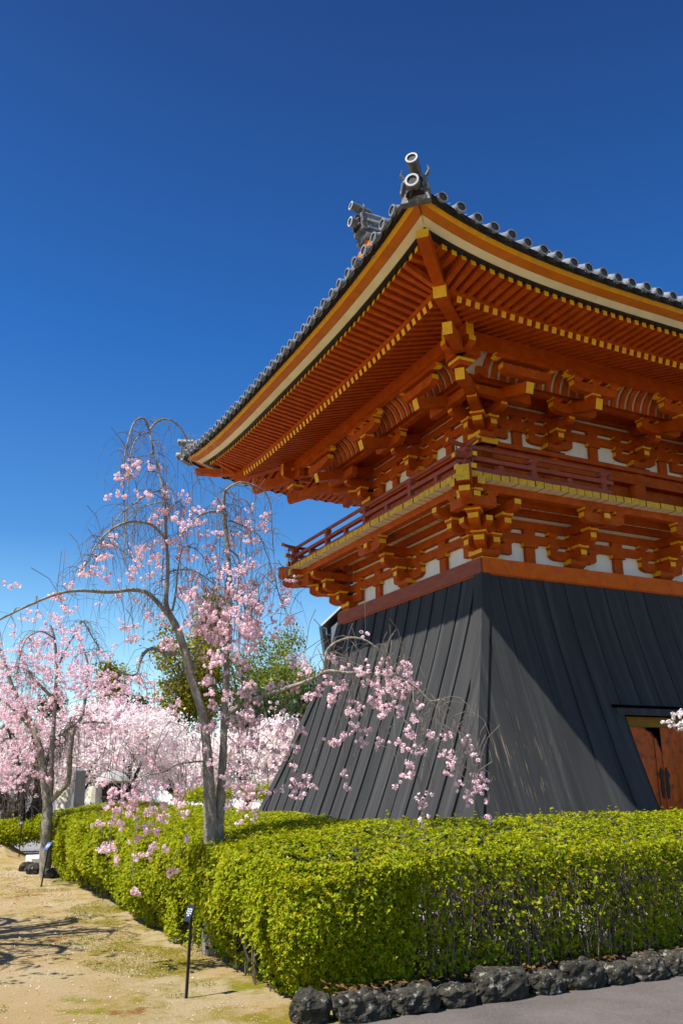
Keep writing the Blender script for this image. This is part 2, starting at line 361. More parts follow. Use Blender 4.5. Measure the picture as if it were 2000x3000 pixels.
for s_ in (-1, 1):
    b = MB(); x0, x1 = (DOOR[0]+.01, mid-.006) if s_ < 0 else (mid+.006, DOOR[1]-.01)
    fbox(b, T0, x0, x1, yd-.05, yd, .05, 2.418, 'door_orange')
    for xx in (x0+.005, x1-.125): fbox(b, T0, xx, xx+.12, yd, yd+.018, .05, 2.418, 'door_orange')
    lf = b.build('door_leaf', dw)
    b = MB(); hx = x1 if s_ < 0 else x0; d = -s_
    poly = [(u*.62, z*.62) for u, z in [(0, 0), (0, -.62), (.05, -.5), (.10, -.42), (.13, -.30), (.22, -.24), (.30, -.12), (.46, -.07), (.5, 0)]]
    b.prism([(u, z) for u, z in poly], lambda u, w_, z: T0(hx-d*u*-1 if s_ > 0 else hx-u, w_, 2.41+z), yd+.019, yd+.03, 'black_paint')
    b.prism([(.02, -.25), (.05, -.22), (.075, -.08), (.06, .05), (.10, .14), (.06, .2), (.03, .26), (.0, .2), (-.0, -.2)], lambda u, w_, z: T0(hx-u-.02 if s_ < 0 else hx+u+.02, w_, 1.52+z), yd+.019, yd+.032, 'black_paint')
    b.build('door_fitting', lf)

# sill beams round the top of the skirt
for i in range(4):
    b = MB(); fbox(b, frame(i), (0 if i % 2 else -.0)+(.004 if i % 2 == 0 else 0), LEN[i]-(.004 if i % 2 == 0 else 0), -.3+(.002 if i % 2 else 0), .035 if i % 2 == 0 else .038, 4.846, ZS-(.002 if i % 2 else 0), 'vermilion_worn_skylit' if i == 1 else 'sill_orange')
    fbox(b, frame(i), .035, LEN[i]-.035, -.2, .022, 4.82, 4.8455, 'vermilion'); b.build('sill_beam', tower)

# --- bracket work
V_, Y_ = 'vermilion', 'yellow'
def end_profile(bu, z0, h, c=.17):
    """outline of an arm's free end, from the top corner down to the underside"""
    out = [(bu, z0+h), (bu, z0+.5*h)]
    for k in range(1, 6):
        t = k/5*math.pi/2; out.append((bu-c+c*math.cos(t), z0+.5*h-.5*h*math.sin(t)))
    return out
def arm(name, par, org, d, a, bu, z0, h=.165, w=.13, two=False, worn=False):
    """bracket arm from u=a to u=bu along the unit direction d (world xy); painted ends"""
    ox, oy = org; dx, dy = d
    right = end_profile(bu, z0, h)
    poly = list(right); em = {0: 'yellow_worn' if worn else Y_}
    if two:
        left = [(-(u)+a+bu, z) for u, z in right][::-1]; poly += left; em[len(poly)-2] = Y_
    else: poly += [(a, z0), (a, z0+h)]
    b = MB(); b.prism(poly, lambda u, w_, z: (ox+dx*u-dy*w_, oy+dy*u+dx*w_, z), -w/2, w/2, V_, em)
    return b.build(name, par)
BLK = []
def block(b, c, d, z0, s=.105, h=.09, m=V_, both=False):
    """bearing block: tapered foot, square top, painted end grain; collected and built as a sub-part"""
    if b is None: b = MB(); BLK.append(b)
    cx, cy = c; dx, dy = d
    def Q(r, z): return [(cx+dx*u*r-dy*v*r, cy+dy*u*r+dx*v*r, z) for u, v in ((-1, -1), (1, -1), (1, 1), (-1, 1))]
    q0, q1, q2 = Q(s*.66, z0), Q(s, z0+h*.48), Q(s, z0+h)
    b.hexa(q0+q1, m, {}); ov = {'1': Y_, '3': Y_}
    if both: ov.update({'0': Y_, '2': Y_})
    b.hexa([(x, y, z+.0005) for x, y, z in q1]+q2, m, ov)
def flush(cl):
    while BLK: BLK.pop().build('bearing_block', cl)
def W(T, l, o):
    p = T(l, o, 0); return (p[0], p[1])
def dirs(T):
    p0, p1, p2 = T(0, 0, 0), T(1, 0, 0), T(0, 1, 0)
    return (p1[0]-p0[0], p1[1]-p0[1]), (p2[0]-p0[0], p2[1]-p0[1])
def cluster(T, l, ax, z, upper, side):
    dl, do = dirs(T); c = W(T, l, ax)
    b = MB(); block(b, c, dl, z+.025, .18, .165)
    fbox(b, T, l-.2, l+.2, ax-.16, ax+.2, z+.001, z+.024, 'black_paint')
    steps = (.36, .68, .90) if upper else (.33, .60, .82)
    for s_ in (-.44, 0, .44): block(None, W(T, l+s_, ax), dl, z+.335)
    for s_ in (-.44, 0, .44): block(None, W(T, l+s_, ax), dl, z+.565, .1, .08)
    block(None, W(T, l, ax+steps[0]-.09), do, z+.335, both=True); block(None, W(T, l, ax+steps[1]-.09), do, z+.575, both=True)
    if not upper:
        oc = .60
        for s_ in (-.34, 0, .34): block(None, W(T, l+s_, oc), dl, z+.815, .1, .075)
    else:
        oc = .70
        block(None, W(T, l, .66), do, z+.625, .1, .09, both=True)
        for s_ in (-.40, -.0, .40): block(None, W(T, l+s_, oc), dl, z+.865, .1, .085)
        for s_ in (-.4, 0, .4): block(None, W(T, l+s_, .13), dl, z+.70, .1, .08)
    cl = b.build('bracket_cluster', tower); flush(cl)
    arm('bracket_arm', cl, c, dl, -.52, .52, z+.17, two=True)
    arm('bracket_arm', cl, c, do, -.1, steps[0], z+.17); arm('bracket_arm', cl, c, do, -.1, steps[1], z+.41)
    if not upper:
        arm('bracket_arm', cl, c, do, -.1, .74-ax, z+.65); arm('bracket_arm', cl, W(T, l, oc), dl, -.44, .44, z+.65, two=True)
    else:
        tail(cl, c, do, ax, z)
        arm('bracket_arm', cl, W(T, l, .13), dl, -.5, .5, z+.535, two=True)
        arm('bracket_arm', cl, W(T, l, oc), dl, -.5, .5, z+.70, two=True)
        nose(cl, W(T, l, oc), dl, z+.945)
def tail(cl, c, do, ax, z, o1=.80, sc_=1, z1=.49):
    """sloping tail rafter with its painted square end"""
    b = MB(); L1 = (o1-ax)*sc_; sl_ = .27/sc_
    p0 = (c[0]+do[0]*.05, c[1]+do[1]*.05, z+z1+sl_*(L1-.05)); p1 = (c[0]+do[0]*L1, c[1]+do[1]*L1, z+z1)
    b.beam(p0, p1, .15, .19, V_, e1=Y_); b.build('tail_rafter', cl)
def nose(cl, c, d, z, two=True):
    """short scroll-ended bolster under the eave purlin"""
    b = MB(); half = [(.62, .085), (.60, .05), (.66, .02), (.60, -.01), (.52, .0), (.46, .02)]
    poly = half+[(-u, zz) for u, zz in half[::-1]]
    em = {0: Y_, 1: Y_, 2: Y_, 3: Y_}; n = len(poly); em.update({n-2: Y_, n-3: Y_, n-4: Y_, n-5: Y_})
    b.prism(poly, lambda u, w_, zz: (c[0]+d[0]*u-d[1]*w_, c[1]+d[1]*u+d[0]*w_, z+zz), -.06, .06, V_, em); b.build('bolster', cl)
def corner_cluster(cx_, cy_, sx, sy, ax, z, upper):
    """sx,sy = outward signs of the corner; cx_,cy_ = wall axis crossing"""
    c = (cx_, cy_); X = (sx, 0); Yd = (0, sy); q = math.sqrt(.5); Dg = (sx*q, sy*q)
    b = MB(); block(b, c, X, z+.025, .19, .165, both=False)
    b.box((cx_-.22, cy_-.22, z+.001), (cx_+.22, cy_+.22, z+.024), 'yellow')
    st = (.36, .68, .9)
    for d in (X, Yd):
        block(None, (cx_+d[0]*(st[0]-.09), cy_+d[1]*(st[0]-.09)), d, z+.335, both=True); block(None, (cx_+d[0]*(st[1]-.09), cy_+d[1]*(st[1]-.09)), d, z+.575, both=True)
        block(None, (cx_-d[0]*.44, cy_-d[1]*.44), d, z+.335); block(None, (cx_-d[0]*.44, cy_-d[1]*.44), d, z+.565, .1, .08)
    for k, zz in ((.36, .335), (.68, .575)):
        r = k*1.414-.1; block(None, (cx_+Dg[0]*r, cy_+Dg[1]*r), Dg, z+zz, .125, .09, both=True)
    cl = b.build('bracket_cluster', tower); flush(cl)
    for d in (X, Yd):
        arm('bracket_arm', cl, c, d, -.52, st[0], z+.17); arm('bracket_arm', cl, c, d, -.52, st[1], z+.41)
    arm('bracket_arm', cl, c, Dg, -.1, st[0]*1.414, z+.172, w=.17); arm('bracket_arm', cl, c, Dg, -.1, st[1]*1.414, z+.412, w=.17)
    if not upper:
        oc = .60; e = (cx_+sx*(oc-ax), cy_+sy*(oc-ax))
        for d, o_ in ((X, Yd), (Yd, X)):
            arm('bracket_arm', cl, c, d, -.3, .74-ax, z+.65); arm('bracket_arm', cl, (e[0], e[1]), d, -.46, .2, z+.652)
            arm('bracket_arm', cl, (e[0]-d[0]*.45, e[1]-d[1]*.45), d, -.5, -.18, z+.654) if False else None
            # an arm of the outer ring a step in from the corner
            arm('bracket_arm', cl, (cx_+d[0]*.36+o_[0]*(oc-ax)*0, cy_+d[1]*.36), o_, -.1, .68, z+.41)
        arm('bracket_arm', cl, c, Dg, -.1, (.92-ax)*1.414, z+.654, w=.17)
        b = MB()
        for d in (X, Yd): block(None, (e[0]-d[0]*.38, e[1]-d[1]*.38), d, z+.815, .1, .075)
        block(None, e, X, z+.817, .15, .075, both=True); flush(cl)
    else:
        for d, o_ in ((X, Yd), (Yd, X)):
            tail(cl, c, d, ax, z); nose(cl, (cx_+d[0]*(.70-ax), cy_+d[1]*(.70-ax)), o_, z+.945)
            arm('bracket_arm', cl, (cx_+d[0]*(.70-ax), cy_+d[1]*(.70-ax)), o_, -.5, .5, z+.70, two=True)
            arm('bracket_arm', cl, (cx_+sx*(.72-ax), cy_+sy*(.72-ax)), d, -.35, .34, z+.86)
            arm('bracket_arm', cl, (cx_+d[0]*(.13-ax), cy_+d[1]*(.13-ax)), o_, -.5, .66, z+.535)
        tail(cl, c, Dg, ax, z, o1=.85, sc_=1.414, z1=.42)
        tail(cl, (cx_+sx*.1, cy_+sy*.1), Dg, ax-.1, z, o1=1.27, sc_=1.414, z1=.76)
        e = (cx_+sx*(.72-ax), cy_+sy*(.72-ax)); block(None, e, X, z+.62, .15, .1, both=True); block(None, e, X, z+1.03, .14, .08, both=True); flush(cl)
AXL, AXU, ZU = -.22, -.58, 7.40
lo_pos = {0: (2.08, 4.19), 1: (2.64,), 2: (2.08, 4.19), 3: (2.64,)}
for sd in range(2):
    for l in lo_pos[sd]:
        cluster(frame(sd), l, AXL, ZS, False, sd); cluster(frame(sd), l, AXU, ZU, True, sd)
for cx_, sx in ((0, -1), (LX, 1)):
    for cy_, sy in ((0, -1), (LY, 1)):
        if sx > 0 and sy > 0: continue
        corner_cluster(cx_+sx*AXL, cy_+sy*AXL, sx, sy, AXL, ZS, False); corner_cluster(cx_+sx*AXU, cy_+sy*AXU, sx, sy, AXU, ZU, True)
# --- walls of both storeys behind the brackets
for sd in range(4):
    T = frame(sd); L = LEN[sd]; e = .003 if sd % 2 else 0
    for ax, z, top in ((AXL, ZS, 1.02), (AXU, ZU, 1.5)):
        b = MB(); fbox(b, T, -ax, L+ax, ax-.10, ax-.025-e, z, z+top, 'plaster'); b.build('plaster_wall', tower)
        for z0, z1 in ((.412, .56), (.652, .80), (.89, 1.015)) + (((1.1, 1.3),) if ax == AXU else ()):
            b = MB(); fbox(b, T, -ax-.2, L+ax+.2, ax-.06, ax+.06+e, z+z0+e, z+z1+e, V_); b.build('tie_beam', tower)
        cs = [-ax]+list(lo_pos[sd])+[L+ax]
        for a, c in zip(cs[:-1], cs[1:]):
            m_ = (a+c)/2; b = MB(); h_ = .1 if ax == AXL else .1
            fbox(b, T, m_-h_, m_+h_, ax-.05, ax+.045, z, z+.335, V_); st_ = b.build('strut', tower); b = MB(); fbox(b, T, m_-.15, m_+.15, ax-.06, ax+.075, z+.34, z+.41, V_, ends=Y_); b.build('bearing_block', st_); b = MB(); fbox(b, T, m_-.12, m_+.12, ax-.06, ax+.05, z+.5605, z+.65, V_); b.build('bearing_block', st_)
    # upper storey body
    b = MB(); fbox(b, T, -AXU-.02, L+AXU+.02, AXU-.12, AXU-.06-e, 6.1, ZU, 'vermilion'); b.build('upper_wall', tower)
    b = MB(); fbox(b, T, -AXU-.25, L+AXU+.25, AXU-.14, AXU+.20+e, ZU-.085, ZU-e, V_, ends=Y_); b.build('wall_plate', tower)
    b = MB(); fbox(b, T, -AXU-.10, L+AXU+.10, AXU-.05, AXU+.12+e, ZU-.30+e, ZU-.09, V_); b.build('head_beam', tower)
    b = MB(); fbox(b, T, -AXU-.10, L+AXU+.10, AXU-.05, AXU+.13+e, 6.23, 6.44, V_); b.build('floor_beam', tower)
    for l in [-AXU]+list(lo_pos[sd]):
        b = MB(); p = T(l, AXU, 0); b.tube([(p[0], p[1], 6.15), (p[0], p[1], ZU-.09)], .17, V_, 14, False); b.build('column', tower, True)
    # coving ribs between the second step and the eave purlin
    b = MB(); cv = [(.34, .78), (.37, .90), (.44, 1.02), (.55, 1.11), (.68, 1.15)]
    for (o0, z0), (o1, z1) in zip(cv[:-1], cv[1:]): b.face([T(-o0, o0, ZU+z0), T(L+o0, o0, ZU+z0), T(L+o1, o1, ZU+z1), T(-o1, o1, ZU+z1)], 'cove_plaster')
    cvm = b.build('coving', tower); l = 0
    while l < L:
        b = MB()
        for (o0, z0), (o1, z1) in zip(cv[:-1], cv[1:]): b.beam(T(l, o0, ZU+z0-.01), T(l, o1, ZU+z1-.01), .112, .06, V_)
        l += .19; b.build('coving_rib', cvm)
    b = MB(); b.face([T(-.3, -.55, ZU+.95), T(L+.3, -.55, ZU+.95), T(L+.3, .36, ZU+.80), T(-.3, .36, ZU+.80)], 'vermilion'); b.build('coving', tower)
    b = MB(); fbox(b, T, -.13-.3, L+.13+.3, .07, .19+e, ZU+.77, ZU+.90, V_); b.build('through_beam', tower)
    b = MB(); fbox(b, T, -1.05, L+1.05, .68, .82+e, ZU+1.03+e, ZU+1.27, V_, ends=Y_); b.build('eave_purlin', tower)
    # balcony
    b = MB(); l = -.85; n = int((L+1.7)/.168); wd = (L+1.7)/n
    for k in range(n):
        dz = random.uniform(-.004, .004); o1 = .854+random.uniform(-.008, .008)
        fbox(b, T, l+k*wd+.007, l+(k+1)*wd-.007, max(-.9, -(.85+min(l+k*wd+.85, L+.85-(l+k*wd+wd))) if False else -.55) if 0 < k < n-1 else .3, o1, 6.118+dz, 6.215+dz, 'rail_red', front='yellow_worn', bot='board_cream') if sd % 2 or (0.0 < l+k*wd+wd and l+k*wd < L) else fbox(b, T, l+k*wd+.007, l+(k+1)*wd-.007, -(l+k*wd) if l+k*wd < 0 else (l+k*wd+wd)-L, o1, 6.118+dz, 6.215+dz, 'rail_red', front='yellow_worn', bot='board_cream')
    b.build('balcony_floor', tower)
    b = MB(); fbox(b, T, -.92, L+.92, .53, .66+e, 5.99+e, 6.116-e, V_, front=V_, ends='yellow_worn'); b.build('balcony_beam', tower)
    b = MB(); fbox(b, T, -.25, L+.25, .15, .27+e, 6.01, 6.116-e, V_); b.build('balcony_joist', tower)
for cx_, sx in ((0, -1), (LX, 1)):
    for cy_, sy in ((0, -1), (LY, 1)):
        b = MB(); b.beam((cx_+sx*.3, cy_+sy*.3, 6.10), (cx_+sx*.98, cy_+sy*.98, 6.10), .2, .25, V_, e1='yellow_worn'); b.build('corner_joist', tower)
# railings
RR = 'rail_red'
def rail_run(par, T, l0, l1, c0, c1, mains, shorts, o=.72, e=0):
    b = MB(); fbox(b, T, l0-(.2 if c0 else .1), l1+(.2 if c1 else .1), o-.05, o+.05+e, 6.232+e, 6.31+e, RR, ends=Y_); b.build('bottom_rail', par)
    b = MB(); fbox(b, T, l0-(.24 if c0 else .16), l1+(.24 if c1 else .16), o-.04, o+.04+e, 6.42+e, 6.49+e, RR, ends=Y_ if (c0 or c1) else RR); b.build('middle_rail', par)
    pts = []; lift = lambda x: .05*x*x
    if c0: pts += [T(l0-.34, o, 6.70+e), T(l0-.17, o, 6.665+e)]
    else: pts += [T(l0-.14, o, 6.65+e)]
    pts += [T(l0+(l1-l0)*k/6, o, 6.65+e) for k in range(7)]
    pts += ([T(l1+.17, o, 6.665+e), T(l1+.34, o, 6.70+e)] if c1 else [T(l1+.14, o, 6.65+e)])
    b = MB(); b.tube(pts, .036, RR, 10, True, Y_); b.build('top_rail', par)
    for l in mains:
        b = MB(); fbox(b, T, l-.05, l+.05, o-.045, o+.045, 6.312, 6.62, RR); fbox(b, T, l-.075, l+.075, o-.055, o+.055, 6.565, 6.625, RR); b.build('railing_post', par)
    for l in shorts:
        b = MB(); fbox(b, T, l-.045, l+.045, o-.04, o+.035, 6.312, 6.42, RR); b.build('railing_post', par)
    for l, c in ((l0, c0), (l1, c1)):
        if c:
            s_ = -1 if l == l0 else 1; p = T(l+s_*.17, o, 0); b = MB(); b.tube([(p[0], p[1], 6.31), (p[0], p[1], 6.42)], .012, 'metal', 6); b.tube([(p[0], p[1], 6.49), (p[0], p[1], 6.64)], .012, 'metal', 6); b.build('railing_stay', par)
        elif True:
            s_ = -1 if l == l0 else 1; p = T(l+s_*.1, o, 0); b = MB(); b.tube([(p[0], p[1], 6.31), (p[0], p[1], 6.63)], .012, 'metal', 6); b.build('railing_stay', par)
for sd in range(4):
    T = frame(sd); L = LEN[sd]; par = empty('railing', (0, 0, 0)); par.parent = tower; bpy.context.view_layer.update(); par.matrix_parent_inverse = tower.matrix_world.inverted(); e = .0 if sd % 2 else .012
    if sd % 2:
        q = (L+1.44)/4; rail_run(par, T, -.72, L+.72, True, True, [-.72+q*k for k in (0, 1, 2, 3)]+([L+.72] if sd == 1 else []), [-.72+q*(k+.5) for k in range(4)], e=e)
    else:
        rail_run(par, T, -.72, 2.10, True, False, [.58, 2.06] + ([] if sd == 0 else [-.72]), [-.07, 1.32], e=e); rail_run(par, T, LX-2.10, LX+.72, False, True, [LX-2.06, LX-.58], [LX-1.32, LX+.07], e=e)
b = MB(); b.box((.5, .5, 8.95), (LX-.5, LY-.5, 9.0), 'black_paint'); b.build('ceiling', tower)

# --- eaves
def eave(sd, l):
    L = LEN[sd]; u = min(1.1, abs(l-L/2)/(L/2+2.43))
    return 8.60+.42*u**4.5 if sd % 2 == 0 else 8.735+.285*u**3.2
def base_end(sd, l):
    L = LEN[sd]; u = abs(l-L/2)/(L/2+2.43); return 8.42+.20*u**3.2
OF, OB = 2.34, 1.72
raf = []
for sd in range(4):
    L = LEN[sd]; n = int((L+2*2.25)/.162); l0 = L/2-n*.162/2
    for k in range(n+1):
        l = l0+k*.162; lim = max(.15, -l, l-L)+.07
        T = frame(sd)
        ze = eave(sd, l)-(.06 if sd != 2 else .12)
        if lim < OF-.12:
            inn = max(lim, 1.45); zi = base_end(sd, l)+.09+(1.72-inn)*.12 if inn < 1.9 else ze-.02*(OF-inn)
            raf.append((T(l, inn, zi), T(l, OF, ze), .082, .095))
        if lim < OB-.12:
            zb = base_end(sd, l); inn = max(lim, -.3)
            raf.append((T(l, inn, zb+(OB-inn)*.30), T(l, OB, zb), .085, .10))
def vis_key(r):
    m_ = (np.array(r[0])+np.array(r[1]))/2
    hidden = 30 if (m_[0] > 2.9 and m_[1] > -.2) or m_[1] > LY+.2 else 0
    return np.linalg.norm(m_-CAM)+hidden
raf.sort(key=vis_key)
rest = MB()
for i, (p0, p1, w_, h_) in enumerate(raf):
    b = MB() if i < 100 else rest
    b.beam(p0, p1, w_, h_, V_, e1=Y_)
    if i < 100: b.build('rafter', tower)
props(rest.build('rafter', tower), None, None, None, 'stuff')
def loft(sd, sec, m, zf, name='eave_board', n=48, mats=None, par=None):
    """closed section [(o,dz)...] swept along one eave, mitred at the corners; zf(sd,l) gives the base height"""
    T = frame(sd); L = LEN[sd]; b = MB(); rows = []
    for k in range(n+1):
        t = k/n; rows.append([T(-o+t*(L+2*o), o, zf(sd, -o+t*(L+2*o))+dz) for o, dz in sec])
    q = len(sec)
    for a, c in zip(rows[:-1], rows[1:]):
        for j in range(q): b.face([a[j], a[(j+1) % q], c[(j+1) % q], c[j]], (mats or {}).get(j, m))
    return b.build(name, par or tower)
for sd in range(4):
    loft(sd, [(2.30, -.03), (2.42, -.03), (2.42, .0), (2.30, .03)], 'black_paint', eave)
    loft(sd, [(2.34, .0), (2.425, -.012), (2.55, .022), (2.34, .06)], 'cream', eave)
    loft(sd, [(2.4, .07), (2.555, .024), (2.70, .045), (2.745, .095), (2.4, .15)], 'vermilion', eave, mats={1: 'amber', 2: 'yellow'})
    loft(sd, [(2.5, .155), (2.742, .097), (2.845, .035), (2.858, .12), (2.5, .19)], 'tile_dark', eave)
    loft(sd, [(1.60, .045), (1.75, .045), (1.75, .13), (1.60, .14)], V_, base_end)
    loft(sd, [(-.4, .70), (1.62, .09), (1.62, .11), (-.4, .72)], 'vermilion', base_end, 'soffit')
    loft(sd, [(1.65, -.005), (2.35, .018), (2.35, .03), (1.65, .03)], 'vermilion', lambda s_, l: eave(s_, l)-.02, 'soffit')
for cx_, sx in ((0, -1), (LX, 1)):
    for cy_, sy in ((0, -1), (LY, 1)):
        Pp = lambda o, z: (cx_+sx*o, cy_+sy*o, z)
        b = MB(); b.beam(Pp(-.4, 9.05), Pp(1.80, 8.51), .2, .19, V_, e1=Y_)
        hip = b.build('hip_rafter', tower)
        b = MB(); prof = [(1.2, 8.70), (1.8, 8.665), (2.2, 8.71), (2.53, 8.80)]
        for (o0, z0), (o1, z1) in zip(prof[:-1], prof[1:]): b.beam(Pp(o0, z0), Pp(o1+(.012 if o1 < 2.5 else 0), z1), .17, .15, V_, e1=Y_ if o1 > 2.5 else V_)
        b.build('hip_rafter', tower)

# --- roof
ZG = .36
def zroof(sd, l, o):
    s = 2.84-o; L = LEN[sd]; e0 = 8.60 if sd % 2 == 0 else 8.70
    lf = eave(sd, l)-e0; k = max(0, 1-max(0, s)/3.2)**1.3
    return e0+.125+lf*k+.46*s+.046*s*s
GX = -.10
def o_in(sd, l):
    L = LEN[sd]
    if sd % 2 == 0: return -LY/2 if GX-.55 < l < L-GX+.55 else max(-l, l-L)
    return max(-GX, -l, l-L)
b = MB(); faces = MB()
for sd in range(4):
    T = frame(sd); L = LEN[sd]; n = int((L+5.5)/.277); l0 = L/2-n*.277/2
    for k in range(n+1):
        l = l0+k*.277+random.uniform(-.007, .007); oi = o_in(sd, l); jz, jo = random.uniform(-.006, .006), random.uniform(-.014, .014)
        if oi > 2.6: continue
        os_ = np.linspace(2.87, oi, 9)
        # round tile row and the pan tiles beside it
        prev = pp = None
        for o in os_:
            z = zroof(sd, l, o); row = [T(l+.078*math.cos(a), o, z+.055+.078*math.sin(a)) for a in np.linspace(0, math.pi, 8)]
            pan = [T(l+x, min(o, 2.85), z+dz) for x, dz in ((-.14, .03), (-.09, -.02), (0, -.045), (.09, -.02), (.14, .03))]
            if prev:
                for j in range(7): b.face([prev[j], prev[j+1], row[j+1], row[j]], 'tile')
                for j in range(4): b.face([pp[j], pp[j+1], pan[j+1], pan[j]], 'tile')
            prev, pp = row, pan
        z = zroof(sd, l, 2.87)+.055+jz
        for (o0, r0), (o1, r1), mm in (((2.74, .08), (2.90+jo, .083), 'tile'), ((2.90+jo, .083), (2.90+jo, .060), 'tile'), ((2.90+jo, .060), (2.885+jo, .058), 'tile_dark'), ((2.885+jo, .058), (2.885+jo, .0), 'tile_face')):
            ra = [T(l+r0*math.cos(a), o0, z+r0*math.sin(a)) for a in np.linspace(0, 2*math.pi, 17)]; rb = [T(l+r1*math.cos(a), o1, z+r1*math.sin(a)) for a in np.linspace(0, 2*math.pi, 17)]
            for j in range(16): b.face([ra[j], ra[j+1], rb[j+1], rb[j]], mm)
        # drooping pan-tile lip between two round tiles
        lm = l+.1385; z2 = zroof(sd, lm, 2.87)
        if abs(lm-L/2) < L/2+2.75:
            arc = [(lm+x, z2+dz) for x, dz in ((-.1, .0), (-.07, -.03), (0, -.05), (.07, -.03), (.1, .0))]
            for (xa, za), (xb, zb) in zip(arc[:-1], arc[1:]): b.face([T(xa, 2.872, za-.045), T(xb, 2.872, zb-.045), T(xb, 2.872, zb), T(xa, 2.872, za)], 'tile_dark'); b.face([T(xa, 2.872, za), T(xb, 2.872, zb), T(xb, 2.6, zb+.1), T(xa, 2.6, za+.1)], 'tile')
roof = b.build('roof', tower, False)
def oni(par, c, out, s=1.0, name='ridge_end_tile'):
    """ridge-end demon tile: shield plate with shoulders, boss, two round tiles with white rims"""
    ox, oy = out; px_, py_ = -oy, ox; b = MB()
    mp = lambda u, w_, z: (c[0]+px_*u*s+ox*w_*s, c[1]+py_*u*s+oy*w_*s, c[2]+z*s)
    sh = [(-.20, -.1), (.20, -.1), (.17, .02), (.15, .12), (.17, .24), (.10, .30), (0, .33), (-.10, .30), (-.17, .24), (-.15, .12), (-.17, .02)]
    b.prism(sh, mp, -.06, .05, 'tile_old'); b.prism([(u*.62, .05+z*.7) for u, z in sh], mp, .05, .09, 'tile_dark')
    for u, z, r_ in ((-.07, .16, .03), (.07, .16, .03), (0, .10, .04), (-.1, .03, .03), (.1, .03, .03), (0, .24, .03)): b.tube([mp(u, .08, z), mp(u, .12, z-.01)], [r_*s, r_*s*.6], 'tile_old', 7)
    for u in (-.13, .13): b.tube([mp(u, .0, .26), mp(u*1.5, .02, .36), mp(u*1.35, .03, .44)], [.03*s, .022*s, .006*s], 'tile_old', 6)
    for u in (-.17, .17): b.tube([mp(u, -.05, -.08), mp(u*1.1, .05, .05), mp(u*.9, .07, .2)],   .028*s, 'tile_old', 6)
    o_ = b.build(name, par, False)
    for w0, w1, z0, z1, r in ((-.2, .20, .40, .46, .085), (-.1, .22, .10, .10, .095)):
        b = MB(); p0, p1 = Vector(mp(0, w0, z0)), Vector(mp(0, w1, z1)); d = (p1-p0).normalized(); r *= s
        b.tube([p0, p1], [r*.9, r], 'tile_old', 16, False)
        x = d.orthogonal().normalized(); y = d.cross(x)
        ring = lambda rr, off: [p1+d*off+x*rr*math.cos(a)+y*rr*math.sin(a) for a in np.linspace(0, 2*math.pi, 17)]
        for ra, rb, mm in ((ring(r, 0), ring(r*1.02, .012), 'tile_white'), (ring(r*1.02, .012), ring(r*.72, .012), 'tile_white'), (ring(r*.72, .012), ring(r*.7, -.005), 'tile_dark'), (ring(r*.7, -.005), ring(.0, -.005), 'tile_face')):
            for j in range(16): b.face([ra[j], ra[j+1], rb[j+1], rb[j]], mm)
        b.build('round_tile', o_)
    return o_
q_ = math.sqrt(.5)
for cx_, sx in ((0, -1), (LX, 1)):
    for cy_, sy in ((0, -1), (LY, 1)):
        b = MB(); prev = None
        for o in np.linspace(2.72, .1, 10):
            z = zroof(0, -o, o)+.02; p = Vector((cx_+sx*o, cy_+sy*o, z)); sd_ = Vector((-sy*q_*sx*sx, sx*q_, 0)).normalized(); sd_ = Vector((sx*sx*-sy*q_, sx*sy*sy*q_, 0))
            row = [p+sd_*u+Vector((0, 0, h)) for u, h in ((-.13, -.1), (-.13, .16), (-.07, .2), (-.06, .29), (0, .33), (.06, .29), (.07, .2), (.13, .16), (.13, -.1))]
            if prev is not None:
                for j in range(8): b.face([prev[j], prev[j+1], row[j+1], row[j]], 'tile_old')
            else: b.face(row, 'tile_dark')
            prev = row
        rg = b.build('hip_ridge', roof)
        oni(rg, (cx_+sx*2.74, cy_+sy*2.74, zroof(0, -2.74, 2.74)-.12), (sx*q_, sy*q_), 1.0)
        # corner eave tile
        b = MB(); prev = None
        c0 = Vector((cx_+sx*2.5, cy_+sy*2.5, eave(0, -2.5)+.17)); c1 = Vector((cx_+sx*2.86, cy_+sy*2.86, eave(0, -2.6)+.17))
        b.tube([c0, c1], .075, 'tile_dark', 14); b.build('corner_tile', rg)
